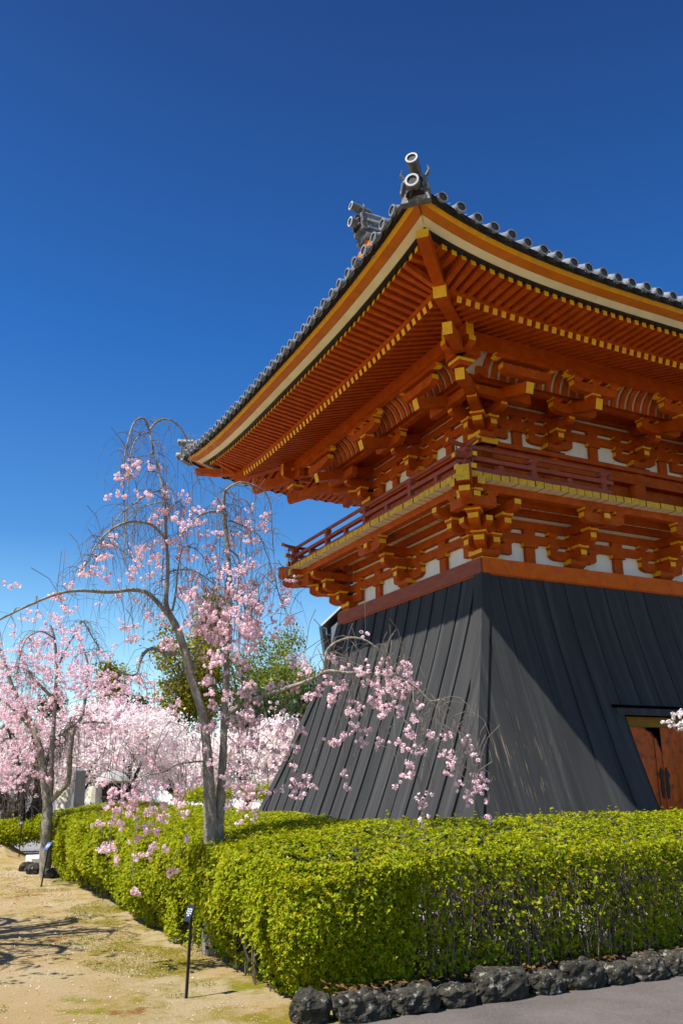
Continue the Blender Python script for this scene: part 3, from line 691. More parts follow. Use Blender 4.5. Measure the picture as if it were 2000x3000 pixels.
# gables, main ridge and verges
zr = zroof(0, 3, -LY/2)
for sx, gx, vx in ((-1, GX, GX-.55), (1, LX-GX, LX-GX+.55)):
    b = MB(); zb = zroof(1, LY/2, -GX)-.1
    b.face([(gx, -.6, zb), (gx, LY+.6, zb), (gx, LY/2, zr)], 'vermilion')
    gb = b.build('gable', tower)
    for sy in (-1, 1):
        b = MB(); prev = None
        for o in np.linspace(-LY/2, 1.2, 12):
            y = -o if sy < 0 else LY+o; z = zroof(0, 3, o)
            row = [(vx, y, z-.34), (vx, y, z-.06), (vx+sx*-.06, y, z-.06), (vx+sx*-.06, y, z-.34)]
            if prev:
                for j in range(4): b.face([prev[j], prev[(j+1) % 4], row[(j+1) % 4], row[j]], 'amber' if j == 0 else 'vermilion')
            prev = row
        b.build('barge_board', gb)
        b = MB()
        for o in np.arange(-LY/2+.15, 1.3, .27):
            y = -o if sy < 0 else LY+o; z = zroof(0, 3, o)+.03
            b.tube([(vx-sx*.5, y, z), (vx+sx*.06, y, z)], .08, 'tile', 12, True, 'tile_face')
        b.build('verge_tile', gb)
        # descending ridge near the verge
        b = MB(); xk = gx-sx*.28; prev = None
        for o in np.linspace(-LY/2, 1.75, 12):
            y = -o if sy < 0 else LY+o; z = zroof(0, 3, o)
            row = [(xk-.11, y, z-.05), (xk-.11, y, z+.24), (xk, y, z+.36), (xk+.11, y, z+.24), (xk+.11, y, z-.05)]
            if prev:
                for j in range(4): b.face([prev[j], prev[j+1], row[j+1], row[j]], 'tile')
            prev = row
        kr = b.build('descending_ridge', roof); y = -1.78 if sy < 0 else LY+1.78
        oni(kr, (xk, y, zroof(0, 3, 1.78)+.02), (0, sy), .8)
b = MB(); b.box((GX-.6, LY/2-.16, zr-.2), (LX-GX+.6, LY/2+.16, zr+.42), 'tile_old'); b.box((GX-.55, LY/2-.22, zr+.05), (LX-GX+.55, LY/2+.22, zr+.1), 'tile'); b.box((GX-.55, LY/2-.2, zr+.25), (LX-GX+.55, LY/2+.2, zr+.29), 'tile_white')
b.tube([(GX-.62, LY/2, zr+.46), (LX-GX+.62, LY/2, zr+.46)], .1, 'tile', 12); mr_ = b.build('main_ridge', roof)
for sx, x in ((-1, GX-.62), (1, LX-GX+.62)): oni(mr_, (x, LY/2, zr+.12), (sx, 0), 1.1)

# ------------------------------------------------------------------ hedge
def vnoise(x, y, s, seed=0):
    """smooth 2-D value noise, vectorised"""
    r_ = np.random.default_rng(seed).random((64, 64)); x = np.asarray(x)*s; y = np.asarray(y)*s
    xi = np.floor(x).astype(int); yi = np.floor(y).astype(int); fx = x-xi; fy = y-yi; fx = fx*fx*(3-2*fx); fy = fy*fy*(3-2*fy)
    g = lambda i, j: r_[i % 64, j % 64]
    return (g(xi, yi)*(1-fx)+g(xi+1, yi)*fx)*(1-fy)+(g(xi, yi+1)*(1-fx)+g(xi+1, yi+1)*fx)*fy
HX0, HY0, HIN = -5.45, -5.12, 1.75        # outer faces and thickness of the hedge
RC = .85
def edge_dist(x, y):
    dx, dy = HX0+RC-x, HY0+RC-y
    return np.where((dx > 0) & (dy > 0), RC-np.hypot(dx, dy), np.minimum(x-HX0, y-HY0))    # distance in from the outer faces
def htop(x, y):
    d = np.clip(edge_dist(x, y)/HIN, 0, 1)
    return 1.02+.20*d**.8+.05*(vnoise(x, y, 1.1, 1)-.5)+.035*(vnoise(x, y, 3.5, 2)-.5)+.03*np.clip((x+2)/4, 0, 1)-.10*(np.clip(1-np.clip(edge_dist(x, y), 0, 1)/.16, 0, 1))**2
def in_hedge(x, y): return (edge_dist(x, y) > 0) & ((x < HX0+HIN+.12*(vnoise(x, y, 1.5, 3)-.5)) & (y < 7.6)) | (y < HY0+HIN+.15*(vnoise(x, y, 1.3, 4)-.5))
hedge = props(empty('azalea_hedge', (HX0, HY0, 0)), 'clipped yellow-green azalea hedge wrapping the corner of the garden round the tower', 'hedge')
TRUNK = at(630, 2455, 9.15)[:2]
def rosettes(P, nrm, per, size, spread):
    """small whorls of leaves: centre points P with shoot direction nrm"""
    n = len(P); q = np.repeat(P, per, 0); a = np.repeat(nrm, per, 0)
    out = rng.normal(size=q.shape); out -= a*np.sum(out*a, 1)[:, None]; out /= np.linalg.norm(out, axis=1)[:, None]
    ax = out*.8+a*rng.uniform(.15, .9, (len(q), 1)); ax /= np.linalg.norm(ax, axis=1)[:, None]
    c = q+ax*spread; nn = a*.9-out*.35
    return c, nn, ax, size*rng.uniform(.5, 1.4, len(q))
CS, NS, AS, ZS_ = [], [], [], []
def add_ros(*a):
    c, n_, x, s = rosettes(*a); CS.append(c); NS.append(n_); AS.append(x); ZS_.append(s)
# top
def top_pts(n, x0, x1, y0, y1):
    x = rng.uniform(x0, x1, n); y = rng.uniform(y0, y1, n); k = in_hedge(x, y) & (np.hypot(x-TRUNK[0], y-TRUNK[1]) > .16)
    x, y = x[k], y[k]; z = htop(x, y)-np.abs(rng.normal(0, .03, len(x)))+.015
    return np.stack([x, y, z], 1)
def upn(P, k=.35): v = rng.normal(0, k, P.shape); v[:, 2] = 1; return v/np.linalg.norm(v, axis=1)[:, None]
for n_, bx, per, sz in ((9500, (HX0, 2.6, HY0, HY0+HIN+.1), 6, .034), (6500, (HX0, HX0+HIN+.1, HY0+HIN, 1.0), 6, .036), (5200, (HX0, HX0+HIN+.1, 1.0, 7.6), 6, .045)):
    P = top_pts(n_, *bx); add_ros(P, upn(P), per, sz, sz*.45)
# a few long shoots standing above the clipped top
P = top_pts(260, HX0, 2.6, HY0, HY0+HIN); k = []
for p in P:
    for j in range(random.randint(2, 4)): k.append(p+np.array([random.gauss(0, .01), random.gauss(0, .01), .03*j]))
P = np.array(k); add_ros(P, upn(P, .3), 4, .032, .014)
# left face: full of leaves, bulging, darker holes low down
def side_left(n, y0, y1):
    y = rng.uniform(y0, y1, n); z = rng.uniform(.02, 1.02, n)**.9
    bulge = .16*np.sin(np.clip(z, 0, 1)*math.pi*.85)+.26*(vnoise(y, z*1.2, 1.9, 5)-.5)-.10*(1-z)
    x = HX0+.06-bulge+np.abs(rng.normal(0, .05, n))
    keep = (rng.random(n) < np.clip(.35+z*1.1, 0, 1)*np.clip(1.9*vnoise(y, z, 4.2, 6)-.25+.25*z, .05, 1))
    return np.stack([x, y, z], 1)[keep & (y > HY0+RC*.8)]
def outn(P, v, k=.5): q = rng.normal(0, k, P.shape)+np.array(v); return q/np.linalg.norm(q, axis=1)[:, None]
for n_, a, c, sz in ((19000, HY0-.02, 0, .037), (12000, 0, 7.6, .048)):
    P = side_left(n_, a, c); add_ros(P, outn(P, (-.75, -.1, .75)), 5, sz, sz*.45)
# front face: dense near the top edge, then thin over bare stems
n_ = 27000; x = rng.uniform(HX0, 2.6, n_); z = rng.uniform(.06, 1.06, n_)
pr = np.interp(z, [.06, .25, .35, .55, .75, .88, 1.02], [.35, .50, .42, .24, .34, .66, 1.0])*(.15+1.5*vnoise(x, z*1.3, 2.6, 8)); pr = np.maximum(pr, np.clip(1-(x-HX0)/2.4, 0, 1)*(.35+1.1*vnoise(x, z, 2.2, 15)))
kp = rng.random(n_) < pr; x, z = x[kp], z[kp]
k = x > HX0+RC*.8; x, z = x[k], z[k]
P = np.stack([x, HY0-.02+.10*(1-z)-.14*(vnoise(x, z, 1.7, 9)-.5)+np.abs(rng.normal(0, .10, len(x))), z], 1)
add_ros(P, outn(P, (-.1, -.7, .7)), 5, .036, .016)
# rounded outer corner, thinning towards the front
n_ = 9500; a = rng.uniform(-.15, math.pi/2+.15, n_); z = rng.uniform(.02, 1.0, n_); r_ = RC-.06+.16*np.sin(z*2.6)+.2*(vnoise(a*RC, z*1.2, 1.5, 25)-.5)-.08*(1-z)-np.abs(rng.normal(0, .05, n_))
keep = rng.random(n_) < np.clip(.8+z, 0, 1)*(.4+1.0*vnoise(a*RC*1.2, z*1.2, 3.0, 26))
P = np.stack([HX0+RC-r_*np.cos(a), HY0+RC-r_*np.sin(a), z], 1)[keep]; add_ros(P, outn(P, (-.5, -.5, .7)), 5, .036, .016)
quad_mesh('foliage', np.concatenate(CS), np.concatenate(ZS_), 'hedge_leaf', hedge, .42, np.concatenate(NS), .35, .12, np.concatenate(AS))['kind'] = 'stuff'
# inner leaves, dark green with the hedge's inside shade put into the colour
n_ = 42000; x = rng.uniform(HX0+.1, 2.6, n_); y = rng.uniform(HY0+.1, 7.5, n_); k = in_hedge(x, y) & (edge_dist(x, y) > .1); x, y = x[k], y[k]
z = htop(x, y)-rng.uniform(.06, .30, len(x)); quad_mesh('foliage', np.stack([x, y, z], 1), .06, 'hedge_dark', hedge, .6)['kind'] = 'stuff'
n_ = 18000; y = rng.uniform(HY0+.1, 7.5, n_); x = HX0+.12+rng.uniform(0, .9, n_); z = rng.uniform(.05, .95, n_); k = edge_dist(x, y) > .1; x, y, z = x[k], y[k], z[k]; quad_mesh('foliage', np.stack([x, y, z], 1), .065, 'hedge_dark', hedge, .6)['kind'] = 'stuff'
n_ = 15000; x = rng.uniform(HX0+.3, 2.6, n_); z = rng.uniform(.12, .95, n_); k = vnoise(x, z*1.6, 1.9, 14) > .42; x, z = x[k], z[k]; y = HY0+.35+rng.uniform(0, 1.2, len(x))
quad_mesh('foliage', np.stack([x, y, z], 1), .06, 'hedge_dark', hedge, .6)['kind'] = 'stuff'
# stems
b = MB()
def stem(x, y, h):
    p = Vector((x, y, .0)); pts = [p]; lx, ly = random.gauss(0, .10), random.gauss(0, .06)
    for k in range(1, 5): pts.append(Vector((x+lx*k/4+random.gauss(0, .015), y+ly*k/4+random.gauss(0, .015), h*k/4)))
    r0 = random.uniform(.005, .011); b.tube(pts, [r0, r0*.9, r0*.75, r0*.6, r0*.4], 'stem', 4, False)
    for k in range(random.randint(1, 3)):
        i = random.randint(1, 3); q = pts[i]; b.tube([q, q+Vector((random.gauss(0, .07), random.gauss(0, .05), random.uniform(.1, .22))), q+Vector((random.gauss(0, .12), random.gauss(0, .08), random.uniform(.25, .42)))], [r0*.55, r0*.4, r0*.25], 'stem', 3, False)
for i in range(820):
    x_, y_ = random.uniform(HX0+.2, 2.6), HY0+random.triangular(.0, 1.2, .1)
    if edge_dist(np.array(x_), np.array(y_)) > (.0 if x_ > HX0+RC else .12): stem(x_, y_, random.uniform(.8, 1.05))
for i in range(300): stem(HX0+random.triangular(.12, .9, .2), random.uniform(HY0+RC, 7.5), random.uniform(.75, 1.0))
b.build('stem', hedge)['kind'] = 'stuff'
# fallen leaves under the hedge and on the road edge
n_ = 1500; x = rng.uniform(-5.2, 2.6, n_); y = HY0+.1+np.abs(rng.normal(0, .22, n_))-.18; z = np.full(n_, .165)+rng.uniform(0, .03, n_)
z = np.where(y < HY0-.16, .02, z)
props(quad_mesh('leaf_litter', np.stack([x, y, z], 1), rng.uniform(.03, .065, n_), 'dry_leaf', None, .6, np.tile((0, 0, 1.), (n_, 1)), .5), 'dry brown fallen leaves lying on the stones under the hedge', None, None, 'stuff')

# soil behind the edging stones
b = MB(); b.hexa([(-5.05, -5.16, 0), (4, -5.16, 0), (4, -3.7, 0), (-4.6, -3.7, 0), (-4.85, -5.10, .15), (4, -5.10, .15), (4, -3.8, .06), (-4.5, -3.8, .06)], 'bark_dark'); props(b.build('soil_bank'), 'dark soil bank under the hedge', None, None, 'structure')
# edging stones
ST = ['first', 'second', 'third', 'fourth', 'fifth', 'sixth', 'seventh', 'eighth', 'ninth', 'tenth', 'eleventh', 'twelfth', 'thirteenth', 'fourteenth', 'fifteenth']
sx_ = -5.50; wid = [.27, .42, .38, .30, .52, .30, .40, .30, .36, .34, .50, .34, .46, .38, .30]
hts = [.30, .26, .27, .23, .34, .24, .31, .25, .29, .30, .27, .24, .28, .30, .26]
for i, w_ in enumerate(wid):
    bm_v = []; b = MB(); nu, nv = 10, 7
    cx_, hh = sx_+w_/2, hts[i]*.62; dp = random.uniform(.11, .145); sd = random.randint(0, 99)
    yc = -5.22 if i else -5.12
    for iv in range(nv+1):
        ph = -math.pi/2+math.pi*iv/nv
        for iu in range(nu):
            th = 2*math.pi*iu/nu; f = lambda c: math.copysign(abs(c)**.5, c)
            nx, ny, nz = f(math.cos(th))*f(math.cos(ph)), f(math.sin(th))*f(math.cos(ph)), f(math.sin(ph))
            k = 1+.42*(float(vnoise(nx*2+5+sd, ny*2+nz*2+9, 1.1, 20+sd))-.5)
            b.v.append((cx_+nx*w_*.51*k, yc+ny*dp*k, hh*.44+nz*hh*.56*k))
    for iv in range(nv):
        for iu in range(nu):
            a = iv*nu+iu; c = iv*nu+(iu+1) % nu; b.f.append((a, c, c+nu, a+nu)); b.m.append('stone')
    look = {0: 'small dark corner stone where the hedge meets the sandy path', 4: 'broad rounded pale-topped edging stone, widest of the near row', 10: 'wide flat-faced grey edging stone toward the right of the road edge'}.get(i, 'rough dark edging stone on the road edge, %s from the hedge corner' % ST[i])
    o = props(b.build('edging_stone'), look, 'stone', 'edging stones along the road')
    md = o.modifiers.new('s', 'SUBSURF'); md.levels = md.render_levels = 2
    tx = bpy.data.textures.new('rough', 'CLOUDS'); tx.noise_scale = .06; dm = o.modifiers.new('d', 'DISPLACE'); dm.texture = tx; dm.strength = .075; dm.texture_coords = 'GLOBAL'
    sx_ += w_+.012

# ------------------------------------------------------------------ plant label stakes
def stake(p, h, lean, tw, hh, ww, label, tilt=.5, face='sign_dark'):
    r = props(empty('plant_label', p), label, 'plant label', 'plant labels on black stakes')
    p = Vector(p); top = p+Vector((lean[0], lean[1], h)); b = MB(); b.beam(p-Vector((0, 0, .05)), top, .02, .02, 'black_paint'); b.build('stake', r)
    d = Vector((math.cos(tw), math.sin(tw), 0)); n_ = Vector((d.y, -d.x, 0)); up = (Vector((0, 0, 1))*math.cos(tilt)-n_*math.sin(tilt)*1).normalized(); nn = d.cross(up).normalized()
    if nn.dot(n_) < 0: nn = -nn
    c = top+nn*.018; b = MB(); P = lambda a, e, k: tuple(c+d*(a*ww/2)+up*(e*hh/2)+nn*k)
    b.hexa([P(-1, -1, 0), P(1, -1, 0), P(1, 1, 0), P(-1, 1, 0), P(-1, -1, .012), P(1, -1, .012), P(1, 1, .012), P(-1, 1, .012)], face, {'2': 'sign_blue'})
    pl = b.build('name_plate', r)
    b = MB()
    for k, (a0, e0, e1) in enumerate(((-.6, .55, -.15), (-.2, .5, -.3), (.2, .55, -.25), (.6, .5, -.2))):
        # columns of small strokes, like a vertically written plant name too small to read
        z = e0
        while z > e1:
            b.face([P(a0-.10, z, .0135), P(a0+.10, z, .0135), P(a0+.10, z-.13, .0135), P(a0-.10, z-.13, .0135)], 'sign_white'); b.face([P(a0-.03, z-.13, .0135), P(a0+.04, z-.13, .0135), P(a0+.04, z-.2, .0135), P(a0-.03, z-.2, .0135)], 'sign_white'); z -= .26
    b.build('lettering', pl)
    return r
g = ground(545, 2925); stake((g[0], g[1], 0), .60, (.02, .0, 0), R(-60), .125, .07, 'black plant label stake in the sand in front of the hedge, with blue-black plate', .45)
g = ground(120, 2598); stake((g[0], g[1], 0), .60, (.08, .02), R(-62), .15, .11, 'black plant label stake beside the small cherry trunk at the hedge end', .7, 'sign_blue')
g = at(57, 2503, 20.5); stake((g[0], g[1], g[2]), .62, (.0, .0), R(-40), .1, .08, 'far black plant label stake in front of the round shrub on the bank', .3)

# ------------------------------------------------------------------ weeping cherries
def spline(P, k=6):
    P = [Vector(p) for p in P]; out = []
    for i in range(len(P)-1):
        p0, p1, p2, p3 = P[max(i-1, 0)], P[i], P[i+1], P[min(i+2, len(P)-1)]
        for j in range(k):
            t = j/k; out.append(.5*((2*p1)+(p2-p0)*t+(2*p0-5*p1+4*p2-p3)*t*t+(3*p1-p0-3*p2+p3)*t**3))
    out.append(P[-1]); return out
def limb(name, par, pts, r0, r1, m='bark', n=9, wob=.0, pw=1.0):
    q = spline(pts); L_ = len(q)
    rad = [(r0+(r1-r0)*(i/(L_-1))**pw)*(1+random.uniform(-.07, .07)) for i in range(L_)] if not hasattr(r0, '__len__') else list(np.interp(np.linspace(0, 1, L_), np.linspace(0, 1, len(r0)), r0)*rng.uniform(.93, 1.07, L_))
    b = MB(); b.tube(q, rad, m, n); b.build(name, par, True); return q, rad
def twigs(b, q, n, lmin, lmax, out=.25, r=.0055, droop=1.0, m='bark_twig', lo=.15, kids=1, bias=None):
    ends = []
    for i in range(n):
        p = q[int(len(q)*random.uniform(lo, 1))-1]; a = random.uniform(0, 2*math.pi); L_ = random.uniform(lmin, lmax)
        o = random.uniform(.05, out)*L_*1.3; d = Vector((math.cos(a)*o, math.sin(a)*o, 0))
        if bias is not None: d += Vector(bias)*L_*random.uniform(.1, .5)
        up = random.uniform(.02, .15)*L_; pts = []
        for k in range(7):
            t = k/6; pts.append(p+d*(1-(1-t)**2)*1.2+Vector((random.gauss(0, .012), random.gauss(0, .012), up*4*t*(1-t)-droop*L_*t*t*.9)))
        b.tube(pts, [r*(1-.8*k/6) for k in range(7)], m, 4, False); ends.append(pts)
        for k in range(random.randint(kids, kids+2)):
            j = random.randint(1, 5); s_ = pts[j]; a = random.uniform(0, 2*math.pi); l_ = random.uniform(.12, .34)
            e = Vector((math.cos(a)*l_*.7, math.sin(a)*l_*.7, -l_*random.uniform(.0, .8)*droop)); b.tube([s_, s_+e*.5+Vector((0, 0, .02)), s_+e], [r*.5, r*.4, r*.2], m, 3, False)
    return ends
def pompoms(name, par, centres, mat_, nf=(4, 7), rad=.052, petal=.025, per=11):
    C, NN = [], []
    for c in centres:
        c = np.array(c)
        for f in range(random.randint(*nf)):
            fc = c+rng.normal(0, rad*.55, 3)*np.array([1, 1, .8]); d = rng.normal(size=(per, 3)); d /= np.linalg.norm(d, axis=1)[:, None]
            C.append(fc+d*petal*.72); NN.append(d)
    C = np.concatenate(C); o = quad_mesh(name, C, rng.uniform(petal*.8, petal*1.3, len(C)), mat_, par, .8, np.concatenate(NN), .35, -.12); o['kind'] = 'stuff'; return o
# main tree: two stems rising out of the hedge
D0 = 9.15
main = props(empty('weeping_cherry', (TRUNK[0], TRUNK[1], 0)), 'two-stemmed weeping cherry with pink pompom blossom rising out of the hedge', 'cherry tree')
def px(*pts): return [at(x, y, D0+d) for x, y, d in pts]
base = Vector((TRUNK[0], TRUNK[1], -.05))
L1, _ = limb('trunk', main, [base]+px((622, 2520, 0), (618, 2440, 0), (612, 2300, 0), (605, 2180, .02), (590, 2080, .05), (560, 1985, .08), (541, 1905, .1), (518, 1840, .1), (497, 1800, .08), (487, 1770, .05), (489, 1720, .0), (492, 1650, -.05), (487, 1580, -.08), (484, 1500, -.1), (477, 1430, -.1), (462, 1370, -.08), (448, 1310, -.05), (437, 1262, 0)), [.10, .088, .072, .056, .047, .043, .042, .042, .037, .032, .024, .020, .018, .016, .0145, .012, .010, .008], 0, n=10)
L2, _ = limb('trunk', main, [base+Vector((.05, -.02, 0))]+px((636, 2510, .03), (640, 2435, .04), (648, 2310, .09), (655, 2180, .14), (657, 2080, .16), (664, 1980, .18), (664, 1900, .2), (668, 1850, .2), (672, 1720, .22), (668, 1620, .22), (660, 1540, .22), (657, 1490, .2), (656, 1465, .18), (660, 1440, .16), (680, 1422, .14), (703, 1412, .12)), [.085, .074, .056, .047, .041, .037, .034, .033, .032, .031, .028, .026, .025, .021, .019, .016, .012, .009], 0, n=10)
BR = [  # pixel polylines with depth offsets, radii
 ([(437, 1262, 0), (425, 1230, -.05), (408, 1226, -.12), (390, 1245, -.16), (376, 1290, -.2), (366, 1340, -.22), (363, 1420, -.24), (364, 1500, -.25), (366, 1600, -.25), (366, 1655, -.25)], .016, .005),
 ([(437, 1262, 0), (455, 1240, .05), (482, 1228, .12), (510, 1236, .2), (532, 1258, .26), (548, 1290, .3), (556, 1340, .34), (572, 1380, .36), (585, 1420, .38)], .015, .005),
 ([(437, 1268, 0), (415, 1272, -.1), (398, 1290, -.18), (384, 1330, -.24), (377, 1400, -.28), (372, 1500, -.3), (366, 1600, -.3)], .011, .005),
 ([(478, 1440, -.1), (462, 1438, -.2), (430, 1450, -.35), (395, 1475, -.5), (360, 1500, -.6), (330, 1540, -.7), (305, 1590, -.75), (285, 1640, -.8)], .012, .004),
 ([(484, 1470, -.1), (450, 1475, .1), (410, 1490, .25), (370, 1525, .35), (320, 1560, .4), (290, 1600, .42)], .011, .004),
 ([(486, 1580, -.08), (465, 1555, -.2), (440, 1536, -.35), (400, 1528, -.5), (360, 1534, -.6), (325, 1553, -.7), (295, 1580, -.75), (272, 1615, -.8), (255, 1650, -.82), (225, 1685, -.85)], .022, .006),
 ([(490, 1800, .05), (468, 1772, 0), (445, 1748, -.1), (420, 1732, -.2), (380, 1728, -.3), (335, 1734, -.4), (290, 1733, -.5), (235, 1730, -.6), (180, 1737, -.7), (120, 1758, -.8), (60, 1785, -.9), (0, 1815, -1.0), (-60, 1850, -1.05)], .034, .010),
 ([(516, 1912, .1), (490, 1915, .0), (465, 1905, -.1), (442, 1900, -.2), (420, 1918, -.3), (408, 1945, -.4), (402, 1970, -.45), (385, 1978, -.5), (345, 1965, -.6)], .032, .008),
 ([(560, 1985, .1), (572, 1930, .2), (590, 1890, .3), (600, 1870, .35), (575, 1830, .38)], .02, .006),
 ([(665, 2095, .16), (700, 2070, .1), (760, 2042, .0), (830, 2020, -.1), (900, 1995, -.2), (930, 1982, -.25), (948, 1962, -.28), (952, 1930, -.3), (962, 1900, -.3), (990, 1879, -.3), (1030, 1868, -.3), (1070, 1876, -.3), (1098, 1895, -.28), (1120, 1915, -.25)], .031, .009),
 ([(938, 1975, -.25), (965, 1965, -.35), (1010, 1970, -.45), (1080, 1972, -.5), (1130, 1978, -.52), (1175, 1990, -.55), (1215, 2010, -.55), (1240, 2035, -.55), (1262, 2055, -.55), (1300, 2050, -.55), (1315, 2075, -.55), (1330, 2110, -.55), (1345, 2150, -.55), (1354, 2200, -.55), (1360, 2245, -.55)], .020, .005),
 ([(955, 1915, -.3), (985, 1912, -.2), (1012, 1930, -.15), (1028, 1970, -.1), (1038, 2030, -.1), (1040, 2060, -.1)], .010, .004),
 ([(1098, 1895, -.28), (1130, 1920, -.2), (1155, 1960, -.15), (1170, 1990, -.1), (1190, 2040, -.1)], .009, .004),
 ([(1210, 2005, -.55), (1212, 2060, -.6), (1235, 2110, -.6), (1245, 2200, -.6), (1235, 2270, -.6), (1230, 2350, -.6)], .007, .003),
 ([(657, 1490, .2), (635, 1498, .1), (610, 1500, 0), (585, 1510, -.05), (560, 1530, -.1), (535, 1560, -.15)], .024, .008),
 ([(660, 1445, .16), (680, 1446, .2), (690, 1470, .25), (690, 1530, .3), (680, 1560, .3)], .009, .003),
 ([(686, 1463, .24), (715, 1464, .3), (735, 1490, .35), (745, 1530, .4), (748, 1580, .4)], .008, .003),
 ([(703, 1412, .12), (740, 1420, .2), (775, 1440, .3), (792, 1480, .36), (796, 1540, .4), (800, 1600, .42), (808, 1700, .45), (822, 1760, .48), (838, 1800, .5), (845, 1880, .5)], .012, .003),
 ([(672, 1525, .22), (700, 1535, .3), (730, 1550, .4), (760, 1570, .5), (780, 1620, .55), (800, 1680, .58), (815, 1730, .6)], .012, .004),
 ([(672, 1610, .22), (700, 1640, .3), (705, 1720, .35), (720, 1790, .4), (740, 1830, .45), (770, 1890, .5), (790, 1920, .5)], .014, .004),
 ([(560, 1605, 0), (548, 1600, .0), (575, 1610, .1), (600, 1640, .15), (612, 1680, .2)], .012, .004),
 ([(492, 1690, 0), (505, 1672, .1), (560, 1670, .15), (600, 1690, .2), (630, 1715, .25)], .014, .005),
 ([(505, 1790, .08), (515, 1740, .05), (520, 1680, .0), (527, 1640, -.03), (535, 1600, -.05)], .018, .007),
 ([(484, 1500, -.1), (510, 1480, 0), (525, 1470, .05), (545, 1500, .1)], .014, .006),
 ([(477, 1430, -.1), (500, 1440, -.2), (510, 1470, -.3), (516, 1510, -.35)], .008, .003),
 ([(600, 2230, .02), (570, 2232, -.3), (520, 2240, -.5), (475, 2262, -.6), (430, 2272, -.7), (405, 2295, -.75), (385, 2330, -.8), (375, 2360, -.8)], .012, .004),
 ([(660, 2150, .16), (700, 2190, -.2), (740, 2260, -.4), (760, 2330, -.45), (770, 2400, -.5)], .010, .003),
 ([(668, 1640, .22), (640, 1700, -.2), (630, 1780, -.3), (640, 1860, -.35), (645, 1950, -.4)], .010, .003)]
bq = []
for pts, r0, r1 in BR:
    q, rr = limb('branch', main, px(*pts), r0*.82, r1*.8, n=7); bq.append(q)
b = MB()
tw_n = [26, 26, 18, 30, 26, 34, 42, 22, 10, 30, 46, 12, 18, 8, 16, 8, 10, 24, 18, 18, 8, 14, 10, 8, 6, 22, 14, 12]
for q, n_ in zip(bq, tw_n): twigs(b, q, int(n_*.75), .18, .75, .45, .0038)
twigs(b, L1, 40, .3, .9, .5, .004, lo=.55); twigs(b, L2, 40, .3, .9, .5, .004, lo=.5)
# digitised blossom clusters
def dig(s, sc_, ox, oy): 
    v = [int(t) for t in s.split()]; return [(ox+v[i]*sc_, oy+v[i+1]*sc_) for i in range(0, len(v), 2)]
A = dig("600 235 625 245 590 270 600 290 605 310 545 325 555 320 700 270 715 275 495 403 570 390 635 383 680 400 690 395 750 360 765 380 830 392 755 460 780 480 775 455 700 485 690 510 735 518 820 490 850 475 880 470 915 460 830 525 905 510 925 525 885 520 990 420 1020 445 830 565 850 575 820 600 920 570 960 570 1000 560 1065 560 1150 450 1100 500 1115 515 1145 515 1210 475 1215 500 1195 520 1215 545 1145 565 1110 585 1140 595 1180 595 1190 640 1170 605 1050 595 1075 615 940 625 985 645 970 685 990 680 1045 650 1110 690 1155 695 1160 720 640 620 670 630 690 620 625 650 640 670 615 690 625 710 660 665 700 690 725 685 740 680 685 710 760 640 765 610 735 605 820 640 850 650 870 685 820 680 900 685 840 625 620 740 570 755 605 790 650 790 685 760 755 735 515 580 480 620 520 628 460 680 495 688 385 720 420 740 450 735 395 770 400 775 320 803 265 850 295 868 285 908 490 800 540 850 635 855 740 800 1005 740 870 755 905 750 830 820 850 830 820 850 880 870 910 780 900 850 940 820 975 830 1000 800 1090 745 1125 750 1160 790 1250 770 1240 790 1225 835 1220 860 1200 905 1250 920 1285 855 1300 885 1340 780 1315 840 1345 875 1310 955 1330 970 1255 970 1270 1025 1255 1045 1165 975 1190 985 1145 965 690 935 730 940 690 950 575 995 590 990 630 1000 625 1035 615 1055 740 980 780 1050 770 1080 760 1065 1000 1085 1000 1130 985 1160 970 1185 1090 1110 1080 1150 920 1245 950 1250 970 1300 1050 1305 1045 1330 1115 1280 1140 1270 1150 1290 1240 1275 1285 1245 1345 1265 1410 1205 1400 1160 1340 1150 1510 1235 1510 1335 1450 1300 1420 1320 1270 1350 1305 1390 980 1450 970 1480 1030 1420 1075 1420 1070 1475 1110 1465 1160 1480 1090 1540 1180 1540", .6378, 0, 1200)
Bc = dig("140 265 210 290 240 350 340 360 240 410 220 480 330 470 290 530 430 310 450 420 470 470 400 530 400 620 430 560 110 660 220 660 325 670 560 455 600 370 650 380 620 280 660 290 520 330 580 540 700 490 650 575 700 600 720 650 560 690 625 740 530 720 480 830 560 880 560 950 725 895 470 1010 300 1010 150 900 245 885 925 825 905 490 915 590 770 1100 450 1280 750 330 820 340 870 360 900 390 840 445 975 280 1010 270 910 170 640 75 550 95 350 110 270 100 1100 235 1160 110 1140 90 1200 265 1210 375 1310 485 1200 580 1330 180 1290 210 1300 345 1370 320 1460 180 1470 340 1500 360 1460 420 1470 480 1450 530 1440 620 1550 580", .319, 250, 2200)
Cc = dig("525 50 310 195 400 260 270 330 320 405 195 430 145 455 270 485 360 455 400 400 430 480 390 380 470 280 530 260 510 310 550 345 610 355 640 215 660 240 620 295 690 300 720 280 800 265 810 225 830 300 700 345 800 380 850 365 890 370 620 415 700 410 730 420 790 440 800 490 400 545 430 555 500 550 560 520 610 510 680 500 650 550 630 595 700 580 770 550 765 600 905 530 850 620 860 650 450 655 440 700 375 735 315 785 515 785 550 695 620 775 635 830 755 790 820 720 860 745 830 740 820 825 890 850 955 830 980 730 1110 760 1240 775 1150 860 1265 835 1310 900 1120 930 1150 950 1105 1000 830 945 860 955 800 1015 875 990 790 1100 375 1000 390 1110 1195 1085 1310 1015 1320 1060 1365 1065 1340 1105 1290 1120 1260 1145 1280 1220 1410 1200 1400 1310 940 1170 935 1295 110 1030 145 1090 120 280 30 380 20 210 110 215 80 690 20 660 30 830 20 960 20 1080 30 1135 60 1170", .4145, 850, 1850)
cl = []
